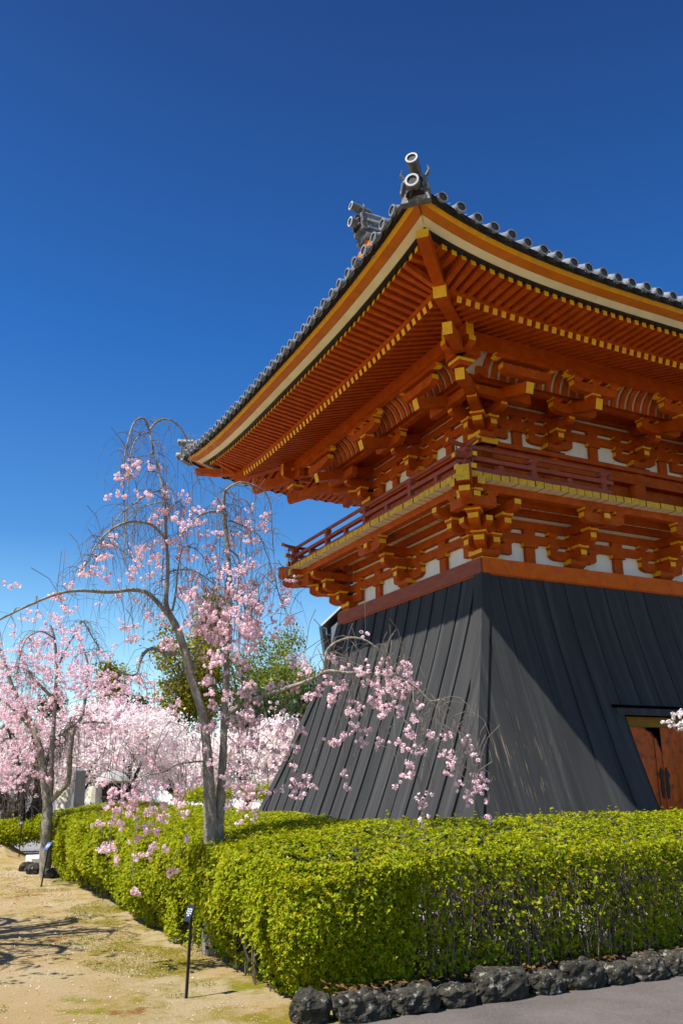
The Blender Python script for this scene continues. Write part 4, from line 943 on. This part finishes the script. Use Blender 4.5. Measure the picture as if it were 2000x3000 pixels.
def near_depth(x, y):
    """depth of the branch that passes closest in the crown, so that flowers hang from it"""
    best = (1e9, 0)
    for pts, _, _ in BR:
        for X, Y, d in pts:
            e = (X-x)**2+((Y-y)*.6)**2+(0 if Y < y+20 else 4e4)
            if e < best[0]: best = (e, d)
    return best[1]
allpx = [(x+random.gauss(0, 4), y+random.gauss(0, 4), near_depth(x, y)+random.gauss(0, .14)) for x, y in A+Bc+Cc]
for (x0, x1, y0, y1, n_) in ((540, 760, 1725, 1880, 85), (600, 740, 1780, 1960, 40), (690, 880, 2090, 2320, 40), (600, 760, 1960, 2140, 16), (640, 720, 1640, 1760, 14), (440, 620, 2060, 2250, 12)):
    for i in range(n_): allpx.append((random.uniform(x0, x1), random.uniform(y0, y1), random.gauss(0, .35)))
for x, y, d in allpx:
    c = at(x, y, D0+d); cl.append(c)
    if random.random() < .12: cl.append(c+rng.normal(0, .045, 3))
    # the twig it hangs on
    p = Vector(c); h = random.uniform(.15, .55); dx, dy = random.gauss(0, .10), random.gauss(0, .10)
    b.tube([p+Vector((0, 0, -.01)), p+Vector((dx*.2, dy*.2, h*.35)), p+Vector((dx*.6, dy*.6, h*.75)), p+Vector((dx*1.3, dy*1.3, h))], [.0016, .0026, .0034, .004], 'bark_twig', 4, False)
b.build('twig', main)['kind'] = 'stuff'
pompoms('blossom', main, cl, 'pink_petal')

def gen_cherry(root, base, limbs, D, mat_, boxes, twn, nf=(4, 6), rad=.07, petal=.03, bark='bark', twl=(.3, 1.0), per=9, rt=.006):
    """a cherry built from digitised limbs at distance D; boxes = (x0,x1,y0,y1,count) of blossom regions in the crown"""
    qs = []
    for i, (pts, r0, r1) in enumerate(limbs):
        q = [at(x, y, D+d) for x, y, d in pts]
        if i == 0 and base is not None: q = [base]+q
        qq, _ = limb('trunk' if i == 0 else 'branch', root, q, r0, r1, bark, 8); qs.append(qq)
    b = MB()
    for q in qs: twigs(b, q, twn, twl[0], twl[1], .5, rt, lo=.3)
    C = []
    for x0, x1, y0, y1, n_, dd in boxes:
        for i in range(n_):
            t = random.random(); C.append(at((x0+x1)/2+random.gauss(0, .27)*(x1-x0), (y0+y1)/2+random.gauss(0, .27)*(y1-y0), D+random.gauss(0, dd)))
    b.build('twig', root)['kind'] = 'stuff'
    pompoms('blossom', root, C, mat_, nf, rad, petal, per)
# second weeping cherry at the far end of the hedge
D2 = 17.2; g = at(135, 2560, D2)
t2 = props(empty('weeping_cherry', (g[0], g[1], 0)), 'smaller weeping cherry, its grey forked trunk in front of the far hedge end', 'cherry tree')
gen_cherry(t2, Vector((g[0], g[1], -.05)), [
 ([(134, 2500, 0), (138, 2420, 0), (141, 2360, 0), (135, 2320, 0), (128, 2260, .05), (118, 2200, .1), (100, 2140, .15), (70, 2080, .2), (40, 2020, .2), (20, 1960, .2), (0, 1900, .2)], .11, .025),
 ([(146, 2340, 0), (150, 2290, 0), (153, 2200, 0), (158, 2120, 0), (163, 2040, 0), (166, 1940, 0), (160, 1870, 0), (148, 1830, 0)], .06, .016),
 ([(150, 2345, 0), (175, 2320, -.1), (200, 2290, -.2), (206, 2220, -.3), (212, 2160, -.35), (228, 2125, -.4), (270, 2115, -.5), (320, 2120, -.6)], .06, .016),
 ([(155, 2190, 0), (190, 2140, .2), (235, 2110, .4), (255, 2020, .5), (258, 1950, .5), (245, 1900, .5)], .04, .014),
 ([(100, 2140, .15), (60, 2100, .4), (20, 2060, .5), (-30, 2030, .6)], .04, .014),
 ([(163, 2050, 0), (130, 2020, -.3), (100, 1990, -.5), (85, 1965, -.5), (40, 1950, -.6)], .035, .012),
 ([(166, 1960, 0), (200, 1890, .2), (225, 1850, .3), (242, 1820, .3), (262, 1850, .3), (285, 1890, .3), (310, 1930, .3)], .022, .008),
 ([(160, 1870, 0), (120, 1850, -.2), (80, 1870, -.3), (60, 1920, -.35), (50, 1990, -.4)], .018, .007)],
 D2, 'pink_petal_far', [(60, 260, 1790, 1960, 95, .8), (-60, 140, 1880, 2060, 100, .8), (120, 330, 1900, 2060, 130, .8), (-80, 170, 2020, 2200, 190, .9), (230, 470, 1960, 2090, 110, .8), (150, 420, 2060, 2180, 90, .8), (-40, 150, 2180, 2330, 70, .8), (250, 460, 2140, 2240, 34, .8)], 34, rad=.055, petal=.034, per=7)
# third cherry behind it, mostly bare and brown with low dark trunks
D3 = 23.5; g = at(62, 2400, D3)
t3 = props(empty('cherry_tree', (g[0], g[1], 0)), 'brownish twiggy cherry with dark leaning trunks behind the round shrub', 'cherry tree')
gen_cherry(t3, None, [
 ([(75, 2420, 0), (95, 2395, 0), (112, 2350, 0), (118, 2280, 0), (112, 2200, 0), (90, 2120, 0), (60, 2050, 0)], .22, .03),
 ([(60, 2410, 0), (40, 2380, 0), (18, 2350, 0), (-8, 2325, 0), (-60, 2300, 0)], .22, .12),
 ([(64, 2400, 0), (66, 2330, 0), (60, 2260, 0), (40, 2190, 0), (20, 2120, 0)], .09, .02),
 ([(45, 2390, 0), (60, 2320, -.2), (80, 2260, -.3), (100, 2240, -.4)], .05, .015),
 ([(118, 2290, 0), (150, 2200, .3), (190, 2160, .4), (210, 2100, .5)], .05, .015)],
 D3, 'pink_petal_far', [(-40, 150, 2100, 2300, 70, 1.2), (-60, 100, 1980, 2120, 60, 1.2)], 150, rad=.09, petal=.045, bark='bark_dark', twl=(.3, .9), per=7, rt=.010)

# ------------------------------------------------------------------ white cherries across the back
def back_tree(name, label, cat, px_, ytop, ybot, wpx, D, mat_, n, petal, clump, group, bark='bark_dark', trunk=True, flat=1., cn=26, seed=0, zbase=0.):
    r_ = np.random.default_rng(seed); c0 = at(px_, ytop, D); top = c0[2]; bot = at(px_, ybot, D)[2]; rad = wpx/2*D/CF*1.02
    root = props(empty(name, (c0[0], c0[1], zbase)), label, cat, group)
    cz = (top+bot)/2; hz = (top-bot)/2
    lobes = [(r_.normal(0, .45, 3)*np.array([rad, rad, hz])*.9, r_.uniform(.45, .75)) for i in range(9)]
    P = []
    while len(P) < n:
        o, s = lobes[r_.integers(len(lobes))]; d = r_.normal(size=3); d /= np.linalg.norm(d); q = o+d*np.array([rad, rad, hz])*s*r_.uniform(.55, 1.0)
        if abs(q[2]) < hz*1.02 and math.hypot(q[0], q[1]) < rad*1.05: P.append(np.array([c0[0], c0[1], cz])+q)
    P = np.array(P)
    Q = np.repeat(P, cn, 0)+r_.normal(0, clump, (n*cn, 3))*np.array([1, 1, .7*flat])
    cr = quad_mesh('crown', Q, r_.uniform(petal*.7, petal*1.3, len(Q)), mat_, root, .75, np.tile((0, 0, .55), (len(Q), 1)), 1.0); cr['kind'] = 'stuff'
    if trunk:
        b0 = Vector((c0[0]+r_.normal(0, .1), c0[1], zbase-.05)); fork = b0+Vector((r_.normal(0, .15), r_.normal(0, .15), max(.6, (cz-zbase)*.45))); r0 = max(.06, rad*.07)
        limb('trunk', root, [b0, (b0+fork)/2+Vector((.04, .03, 0)), fork], r0, r0*.75, bark, 8)
        for i in range(7):
            e = Vector(P[r_.integers(len(P))]); limb('branch', root, [fork, (fork+e)/2+Vector((r_.normal(0, .1*rad), r_.normal(0, .1*rad), .12*hz)), e], r0*.55, r0*.1, bark, 6)
    return root
WG = 'white cherries in bloom across the back'
for i, (x, yt, yb, wd, D, lb) in enumerate((
 (30, 2110, 2345, 260, 30, 'white-blossomed cherry at the far left behind the leaning trunks'),
 (215, 2110, 2330, 280, 27, 'white-blossomed cherry just behind the grey stone pillar'),
 (395, 2080, 2325, 320, 29, 'white-blossomed cherry spreading behind the stone lantern'),
 (540, 2100, 2330, 280, 31, 'white-blossomed cherry left of the two-stemmed trunk, under the golden conifer'),
 (720, 2120, 2330, 300, 27, 'white-blossomed cherry right of the two-stemmed trunk, before the plaster wall'),
 (835, 2070, 2320, 220, 25, 'white-blossomed cherry nearest the black skirt of the tower'),
 (330, 2010, 2230, 260, 36, 'tall white-blossomed cherry showing above the others at centre left'))):
    back_tree('cherry_tree', lb, 'cherry tree', x, yt, yb, wd, D, 'white_petal', 520, .085, .15, WG, seed=40+i, cn=26)
# evergreens
EG = 'evergreens beyond the cherries'
for i, (nm, x, yt, yb, wd, D, m_, lb, n_, pt, cl_) in enumerate((
 ('conifer', 560, 1830, 2150, 200, 38, 'conifer_leaf', 'golden-green conifer with drooping foliage and a dark trunk', 420, .13, .22),
 ('conifer', 615, 1735, 1990, 130, 42, 'conifer_leaf', 'tall narrow golden conifer top behind the cherry blossom', 300, .13, .2),
 ('broadleaf_tree', 750, 1850, 2170, 250, 40, 'broad_leaf', 'leafy green broadleaf tree beside the tower skirt', 520, .13, .25),
 ('broadleaf_tree', 860, 1930, 2150, 160, 36, 'broad_leaf', 'lower mottled green tree touching the edge of the black skirt', 300, .12, .2),
 ('camellia', 790, 2020, 2200, 200, 31, 'dark_leaf', 'dark glossy camellia behind the white blossom', 320, .10, .16),
 ('camellia', 905, 1985, 2190, 110, 28, 'dark_leaf', 'dark camellia with a single red flower by the black skirt', 200, .10, .14),
 ('conifer', 155, 2025, 2150, 60, 60, 'dark_leaf', 'far dark pointed conifer seen through the left blossom', 120, .2, .25),
 ('conifer', 395, 2040, 2150, 90, 55, 'dark_leaf', 'far dark round-topped conifer left of the two trunks', 150, .2, .3),
 ('broadleaf_tree', 325, 1945, 2090, 70, 50, 'conifer_leaf', 'yellowish treetop rising above the pink blossom', 130, .16, .25))):
    back_tree(nm, lb, 'tree', x, yt, yb, wd, D, m_, n_, pt, cl_, EG, seed=80+i, cn=26)
c = at(888, 2103, 26.8); b = MB()
for k in range(9):
    a = k*.7; b.face([tuple(c), tuple(c+np.array([math.cos(a)*.09, math.sin(a)*.09, .03])), tuple(c+np.array([math.cos(a+.5)*.09, math.sin(a+.5)*.05, .08]))], 'camellia_red')
props(b.build('camellia_flower'), 'single red camellia flower beside the black skirt', 'flower')
back_tree('shrub', 'clipped round green shrub on the mossy bank at the far left', 'shrub', 75, 2392, 2475, 120, 22.5, 'hedge_leaf', 260, .05, .07, None, trunk=False, seed=120, cn=24)
back_tree('shrub', 'low green shrub at the left picture edge beside the clipped one', 'shrub', -10, 2400, 2475, 110, 22, 'hedge_leaf', 220, .05, .07, None, trunk=False, seed=121, cn=24)
# low green hedge beyond, in front of the white wall
for i, (x, wd) in enumerate(((600, 150), (770, 170))):
    back_tree('shrub', ('low clipped hedge bush behind the two trunks', 'low clipped hedge bush beside the foot of the black skirt')[i], 'shrub', x, 2308, 2345, wd, 21, 'hedge_leaf', 200, .05, .08, None, trunk=False, seed=130+i, cn=24)

# ------------------------------------------------------------------ things beyond the hedge
def lathe(b, c, prof, m, n=14, sq=False):
    c = Vector(c)
    for (r0, z0), (r1, z1) in zip(prof[:-1], prof[1:]):
        for k in range(n):
            a0, a1 = 2*math.pi*k/n, 2*math.pi*(k+1)/n
            b.face([c+Vector((r0*math.cos(a0), r0*math.sin(a0), z0)), c+Vector((r0*math.cos(a1), r0*math.sin(a1), z0)), c+Vector((r1*math.cos(a1), r1*math.sin(a1), z1)), c+Vector((r1*math.cos(a0), r1*math.sin(a0), z1))], m)
p = at(228, 2360, 23); z1 = at(230, 2258, 23)[2]
b = MB(); q = .15; dirv = Vector((_r[0], _r[1], 0)); dv = Vector((-dirv.y, dirv.x, 0)); rot = lambda u, v, z: tuple(Vector((p[0], p[1], z))+(dirv*math.cos(.5)+dv*math.sin(.5))*u+(dv*math.cos(.5)-dirv*math.sin(.5))*v)
b.hexa([rot(-q, -q, 0), rot(q, -q, 0), rot(q, q, 0), rot(-q, q, 0), rot(-q*.8, -q*.8, z1), rot(q*.8, -q*.8, z1), rot(q*.8, q*.8, z1), rot(-q*.8, q*.8, z1)], 'stone_grey')
b.face([rot(-q*.8, -q*.8, z1+.001), rot(q*.8, -q*.8, z1+.001), rot(0, 0, z1+.07)], 'stone_grey'); b.face([rot(q*.8, -q*.8, z1+.001), rot(q*.8, q*.8, z1+.001), rot(0, 0, z1+.07)], 'stone_grey'); b.face([rot(q*.8, q*.8, z1+.001), rot(-q*.8, q*.8, z1+.001), rot(0, 0, z1+.07)], 'stone_grey'); b.face([rot(-q*.8, q*.8, z1+.001), rot(-q*.8, -q*.8, z1+.001), rot(0, 0, z1+.07)], 'stone_grey')
props(b.build('stone_pillar'), 'square grey stone marker pillar behind the hedge', 'stone pillar')
for i, (x, yb, yt) in enumerate(((195, 2350, 2308), (275, 2340, 2304))):
    p = at(x, yb, 26); zt = at(x, yt, 26)[2]; r = props(empty('stone_pedestal', (p[0], p[1], 0)), ('pale flared stone pedestal just left of the grey pillar', 'pale flared stone pedestal just right of the grey pillar')[i], 'pedestal', 'pale pedestals')
    b = MB(); zt += .05; lathe(b, (p[0], p[1], 0), [(.42, .5), (.40, .62), (.28, .85), (.19, zt-.1), (.16, zt), (0, zt)], 'stone_cream', 12); b.build('flared_shaft', r, True)
    b = MB(); lathe(b, (p[0], p[1], 0), [(.46, 0), (.46, .46), (.44, .5), (0, .5)], 'stone_light', 12); b.build('plinth', r)
p = at(328, 2345, 24); zt = at(328, 2262, 24)[2]; r = props(empty('stone_lantern', (p[0], p[1], 0)), 'grey stone lantern with a mossy domed cap among the white blossom', 'stone lantern')
for nm, pr, m_ in (('base', [(.34, 0), (.34, .25), (.2, .32)], 'stone_grey'), ('post', [(.17, .3), (.15, zt-.75), (.2, zt-.70), (0, zt-.7)], 'stone_grey'), ('fire_box', [(.26, zt-.7), (.28, zt-.62), (.22, zt-.6), (.22, zt-.25)], 'bark_dark'), ('cap', [(.42, zt-.28), (.46, zt-.22), (.36, zt-.1), (.2, zt), (0, zt+.04)], 'stone_light')):
    b = MB(); lathe(b, (p[0], p[1], 0), pr, m_, 10); b.build(nm, r, False)
# white plaster wall with a tiled cap
w0, w1 = at(340, 2330, 36), at(1010, 2330, 31); d = Vector((w1[0]-w0[0], w1[1]-w0[1], 0)); Lw = d.length; d.normalize(); nv = Vector((d.y, -d.x, 0))
wl = props(empty('plaster_boundary_wall', (w0[0], w0[1], 0)), 'white plaster boundary wall with dark tiled cap behind the blossom', 'wall')
PW = lambda u, v, z: tuple(Vector((w0[0], w0[1], 0))+d*u+nv*v+Vector((0, 0, z)))
b = MB(); b.hexa([PW(0, -.15, 0), PW(Lw, -.15, 0), PW(Lw, .15, 0), PW(0, .15, 0), PW(0, -.15, 1.95), PW(Lw, -.15, 1.95), PW(Lw, .15, 1.95), PW(0, .15, 1.95)], 'wall_white'); b.build('wall_face', wl)
b = MB()
b.prism([(-.45, 1.93), (.45, 1.93), (.45, 2.0), (.05, 2.32), (-.05, 2.32), (-.45, 2.0)], lambda u, w_, z: PW(w_, u, z), -.1, Lw+.1, 'roof_brown')
for k in range(int(Lw/.3)): b.tube([PW(k*.3, .47, 2.0), PW(k*.3, .04, 2.34)], .05, 'tile', 6)
b.build('wall_roof', wl)
# far house behind the tower
hb = at(970, 1850, 35); dirx = Vector((_r[0], _r[1], 0)).normalized(); dep = Vector((-dirx.y, dirx.x, 0))
hz = at(970, 1838, 35)[2]; hs_ = props(empty('house', (hb[0], hb[1], 0)), 'pale two-storey house with dark eaves showing beside the tower', 'house')
PH = lambda u, v, z: tuple(Vector((hb[0], hb[1], 0))+dirx*u+dep*v+Vector((0, 0, z)))
W_ = 7.0; slope = .95
b = MB(); b.face([PH(0, 0, 0), PH(W_, 0, 0), PH(W_, 0, hz), PH(W_/2, 0, hz+W_/2*slope*.9), PH(0, 0, hz)], 'house_wall'); b.face([PH(0, 0, 0), PH(0, 8, 0), PH(0, 8, hz), PH(0, 0, hz)], 'house_wall'); b.face([PH(W_, 0, 0), PH(W_, 8, 0), PH(W_, 8, hz), PH(W_, 0, hz)], 'house_wall'); b.face([PH(0, 8, 0), PH(W_, 8, 0), PH(W_, 8, hz), PH(W_/2, 8, hz+W_/2*slope*.9), PH(0, 8, hz)], 'house_wall'); b.build('house_body', hs_)
b = MB()
for s_ in (0, 1):
    X = lambda u: u if s_ == 0 else W_-u
    a0, a1 = (-.40, hz-.02), (W_/2+.02, hz+(W_/2+.42)*slope)
    p8 = [PH(X(a0[0]), -.35, a0[1]), PH(X(a1[0]), -.35, a1[1]), PH(X(a1[0]), 8.5, a1[1]), PH(X(a0[0]), 8.5, a0[1])]
    b.hexa(p8+[(x, y, z+.10) for x, y, z in p8], 'roof_brown', {'0': 'wall_white'})
rf = b.build('house_roof', hs_)
b = MB(); b.tube([PH(-.45, -.4, hz-.06), PH(-.45, 8, hz-.06)], .05, 'gutter_blue', 8); b.tube([PH(-.45, -.35, hz-.08), PH(-.2, -.3, hz-.1), PH(-.18, -.3, hz-.34), PH(.0, -.1, hz-.32)], .03, 'gutter_blue', 6); b.build('gutter', hs_)
b = MB(); q0 = Vector(PH(-.15, -.2, hz-.35)); q1 = Vector(PH(-9, 6, hz-4.5)); b.tube([q0.lerp(q1, k/8)+Vector((0, 0, -.25*math.sin(math.pi*k/8))) for k in range(9)], .012, 'black_paint', 4)
props(b.build('overhead_wire'), 'thin dark overhead wire running down from the far house', 'wire')

# mossy bank and stone step at the far end of the path
b = MB(); bx = np.linspace(-14, -5.2, 14); by = np.linspace(8.5, 17, 12)
hf = lambda x, y: .42*min(1, max(0, (y-8.6)/2.2))*min(1, max(0, (-5.2-x)/.5))+.1*(float(vnoise(x, y, .9, 31))-.5)*min(1, max(0, (y-8.5)/1.5))-.02
for i in range(len(bx)-1):
    for j in range(len(by)-1):
        b.face([(bx[a], by[c], hf(bx[a], by[c])) for a, c in ((i, j), (i+1, j), (i+1, j+1), (i, j+1))], 'sand')
props(b.build('bank', None, True), 'low sandy bank with moss at the far end of the path', None, None, 'structure')
g = ground(130, 2535); b = MB(); b.box((g[0]-.28, g[1]-.1, 0), (g[0]+.5, g[1]+.75, .16), 'slab'); o = props(b.build('stone_slab'), 'pale flat stone slab step at the far end of the hedge', 'slab')
bv = o.modifiers.new('b', 'BEVEL'); bv.width = .02
for i, (x, y, s_) in enumerate(((80, 2552, .17), (105, 2560, .2), (152, 2572, .16))):
    g = ground(x, y); b = MB(); nn = 8
    for iv in range(6):
        ph = -math.pi/2+math.pi*iv/5
        for iu in range(nn):
            th = 2*math.pi*iu/nn; k = random.uniform(.85, 1.15); b.v.append((g[0]+math.cos(th)*math.cos(ph)*s_*k, g[1]+math.sin(th)*math.cos(ph)*s_*.7*k, .06+math.sin(ph)*s_*.7))
    for iv in range(5):
        for iu in range(nn): a = iv*nn+iu; c = iv*nn+(iu+1) % nn; b.f.append((a, c, c+nn, a+nn)); b.m.append('stone')
    props(b.build('rock', None, False), ('small rock left of the pale slab step', 'angular rock below the pale slab step', 'rock at the foot of the small cherry trunk')[i], 'rock', 'rocks round the slab step')

# loose gravel and moss on the path
n_ = 9000; x = -5.6-np.abs(rng.normal(0, 1.9, n_)); y = rng.uniform(-5.5, 8, n_)
props(quad_mesh('gravel', np.stack([x, y, np.full(n_, .006)], 1), rng.uniform(.005, .016, n_)*(1+(y+5)/9), 'gravel_bit', None, .8, np.tile((0, 0, 1.), (n_, 1)), .5), 'loose gravel scattered over the sandy path', None, None, 'stuff')
n_ = 60000; x = rng.uniform(-7.4, -5.3, n_); y = rng.uniform(-5, 8, n_); k = (vnoise(x, y, .8, 51)+.35*vnoise(x, y, 3, 52)+.45*np.clip(1-(-5.4-x)/1.0, 0, 1) > 1.12); x, y = x[k], y[k]
props(quad_mesh('moss', np.stack([x, y, np.full(len(x), .006)], 1), .014, 'moss_blade', None, .7, np.tile((0, 0, 1.), (len(x), 1)), .8), 'yellowish moss growing along the hedge foot', None, None, 'stuff')

n_ = 260; x = np.concatenate([rng.normal(-6.3, .7, n_//2), rng.uniform(-7.2, -5.4, n_-n_//2)]); y = rng.uniform(-5.3, 7, n_); k = x < -5.45; x, y = x[k], y[k]
props(quad_mesh('fallen_petals', np.stack([x, y, np.full(len(x), .012)], 1), rng.uniform(.008, .017, len(x)), 'fallen_petal', None, .8, np.tile((0, 0, 1.), (len(x), 1)), .5), 'pale fallen cherry petals scattered on the sandy path', None, None, 'stuff')

# ------------------------------------------------------------------ trees standing just outside the frame
g = (.15, -4.4); t4 = props(empty('cherry_tree', (g[0], g[1], 0)), 'white-flowering cherry whose branch tip hangs in at the right edge', 'cherry tree')
bs = Vector((g[0], g[1], -.05))
limb('trunk', t4, [bs, bs+Vector((.05, .05, 1.2)), bs+Vector((.1, .05, 2.2))], .085, .055); fk = bs+Vector((.1, .05, 2.2)); D4 = 9.0
q1, _ = limb('branch', t4, [fk, fk+Vector((-.2, -.05, .25)), at(2120, 2085, D4), at(2050, 2112, D4), at(2015, 2125, D4), at(1965, 2128, D4)], .02, .004, n=6)
b = MB(); b.tube([at(2060, 2118, D4), at(2000, 2140, D4), at(1985, 2145, D4), at(1960, 2120, D4)], .003, 'bark_twig', 4); cr = []
for k in range(8):
    a_ = -1.5+k*.2; q2, _ = limb('branch', t4, [fk, fk+Vector((.45*math.cos(a_), .45*math.sin(a_), .5)), fk+Vector((1.0*math.cos(a_), 1.0*math.sin(a_), .9+.2*math.sin(k*2)))], .035, .010, n=6)
    for pts in twigs(b, q2, 10, .15, .45): cr += [pts[j]+Vector((random.gauss(0, .02), random.gauss(0, .02), 0)) for j in (2, 3, 4)]
b.build('twig', t4)['kind'] = 'stuff'
pompoms('blossom', t4, [at(x, y, D4) for x, y in ((1980, 2092), (1988, 2096), (1973, 2094), (1945, 2112), (1965, 2115), (1972, 2122), (1960, 2128), (2000, 2118), (2006, 2110), (1998, 2086), (2020, 2100), (2040, 2115), (1990, 2130))]+cr, 'white_petal', (2, 4), .03, .022)
t5 = props(empty('cherry_tree', (-9.2, -.6, 0)), 'cherry tree left of the path that throws branch shadows on the sand', 'cherry tree')
bs = Vector((-9.2, -.6, -.05)); limb('trunk', t5, [bs, bs+Vector((.05, 0, 1.3)), bs+Vector((.1, 0, 2.2))], .12, .09); fk = bs+Vector((.1, 0, 2.2)); b = MB()
for i in range(15):
    a = i*.61; q, _ = limb('branch', t5, [fk, fk+Vector((math.cos(a)*.5, math.sin(a)*.6, .8)), fk+Vector((math.cos(a)*1.1, math.sin(a)*1.3, 1.3+.3*math.sin(i*2))), fk+Vector((math.cos(a)*1.5, math.sin(a)*1.8, .7+.3*math.sin(i*2)))], .08, .03, n=6)
    twigs(b, q, 22, .3, 1.1, .6, .012)
b.build('twig', t5)['kind'] = 'stuff'
cr = [fk+Vector((random.gauss(0, .8), random.gauss(0, 1.0), .9+random.gauss(0, .4))) for i in range(330)]; pompoms('blossom', t5, cr, 'pink_petal', (3, 5), .09, .04, 7)
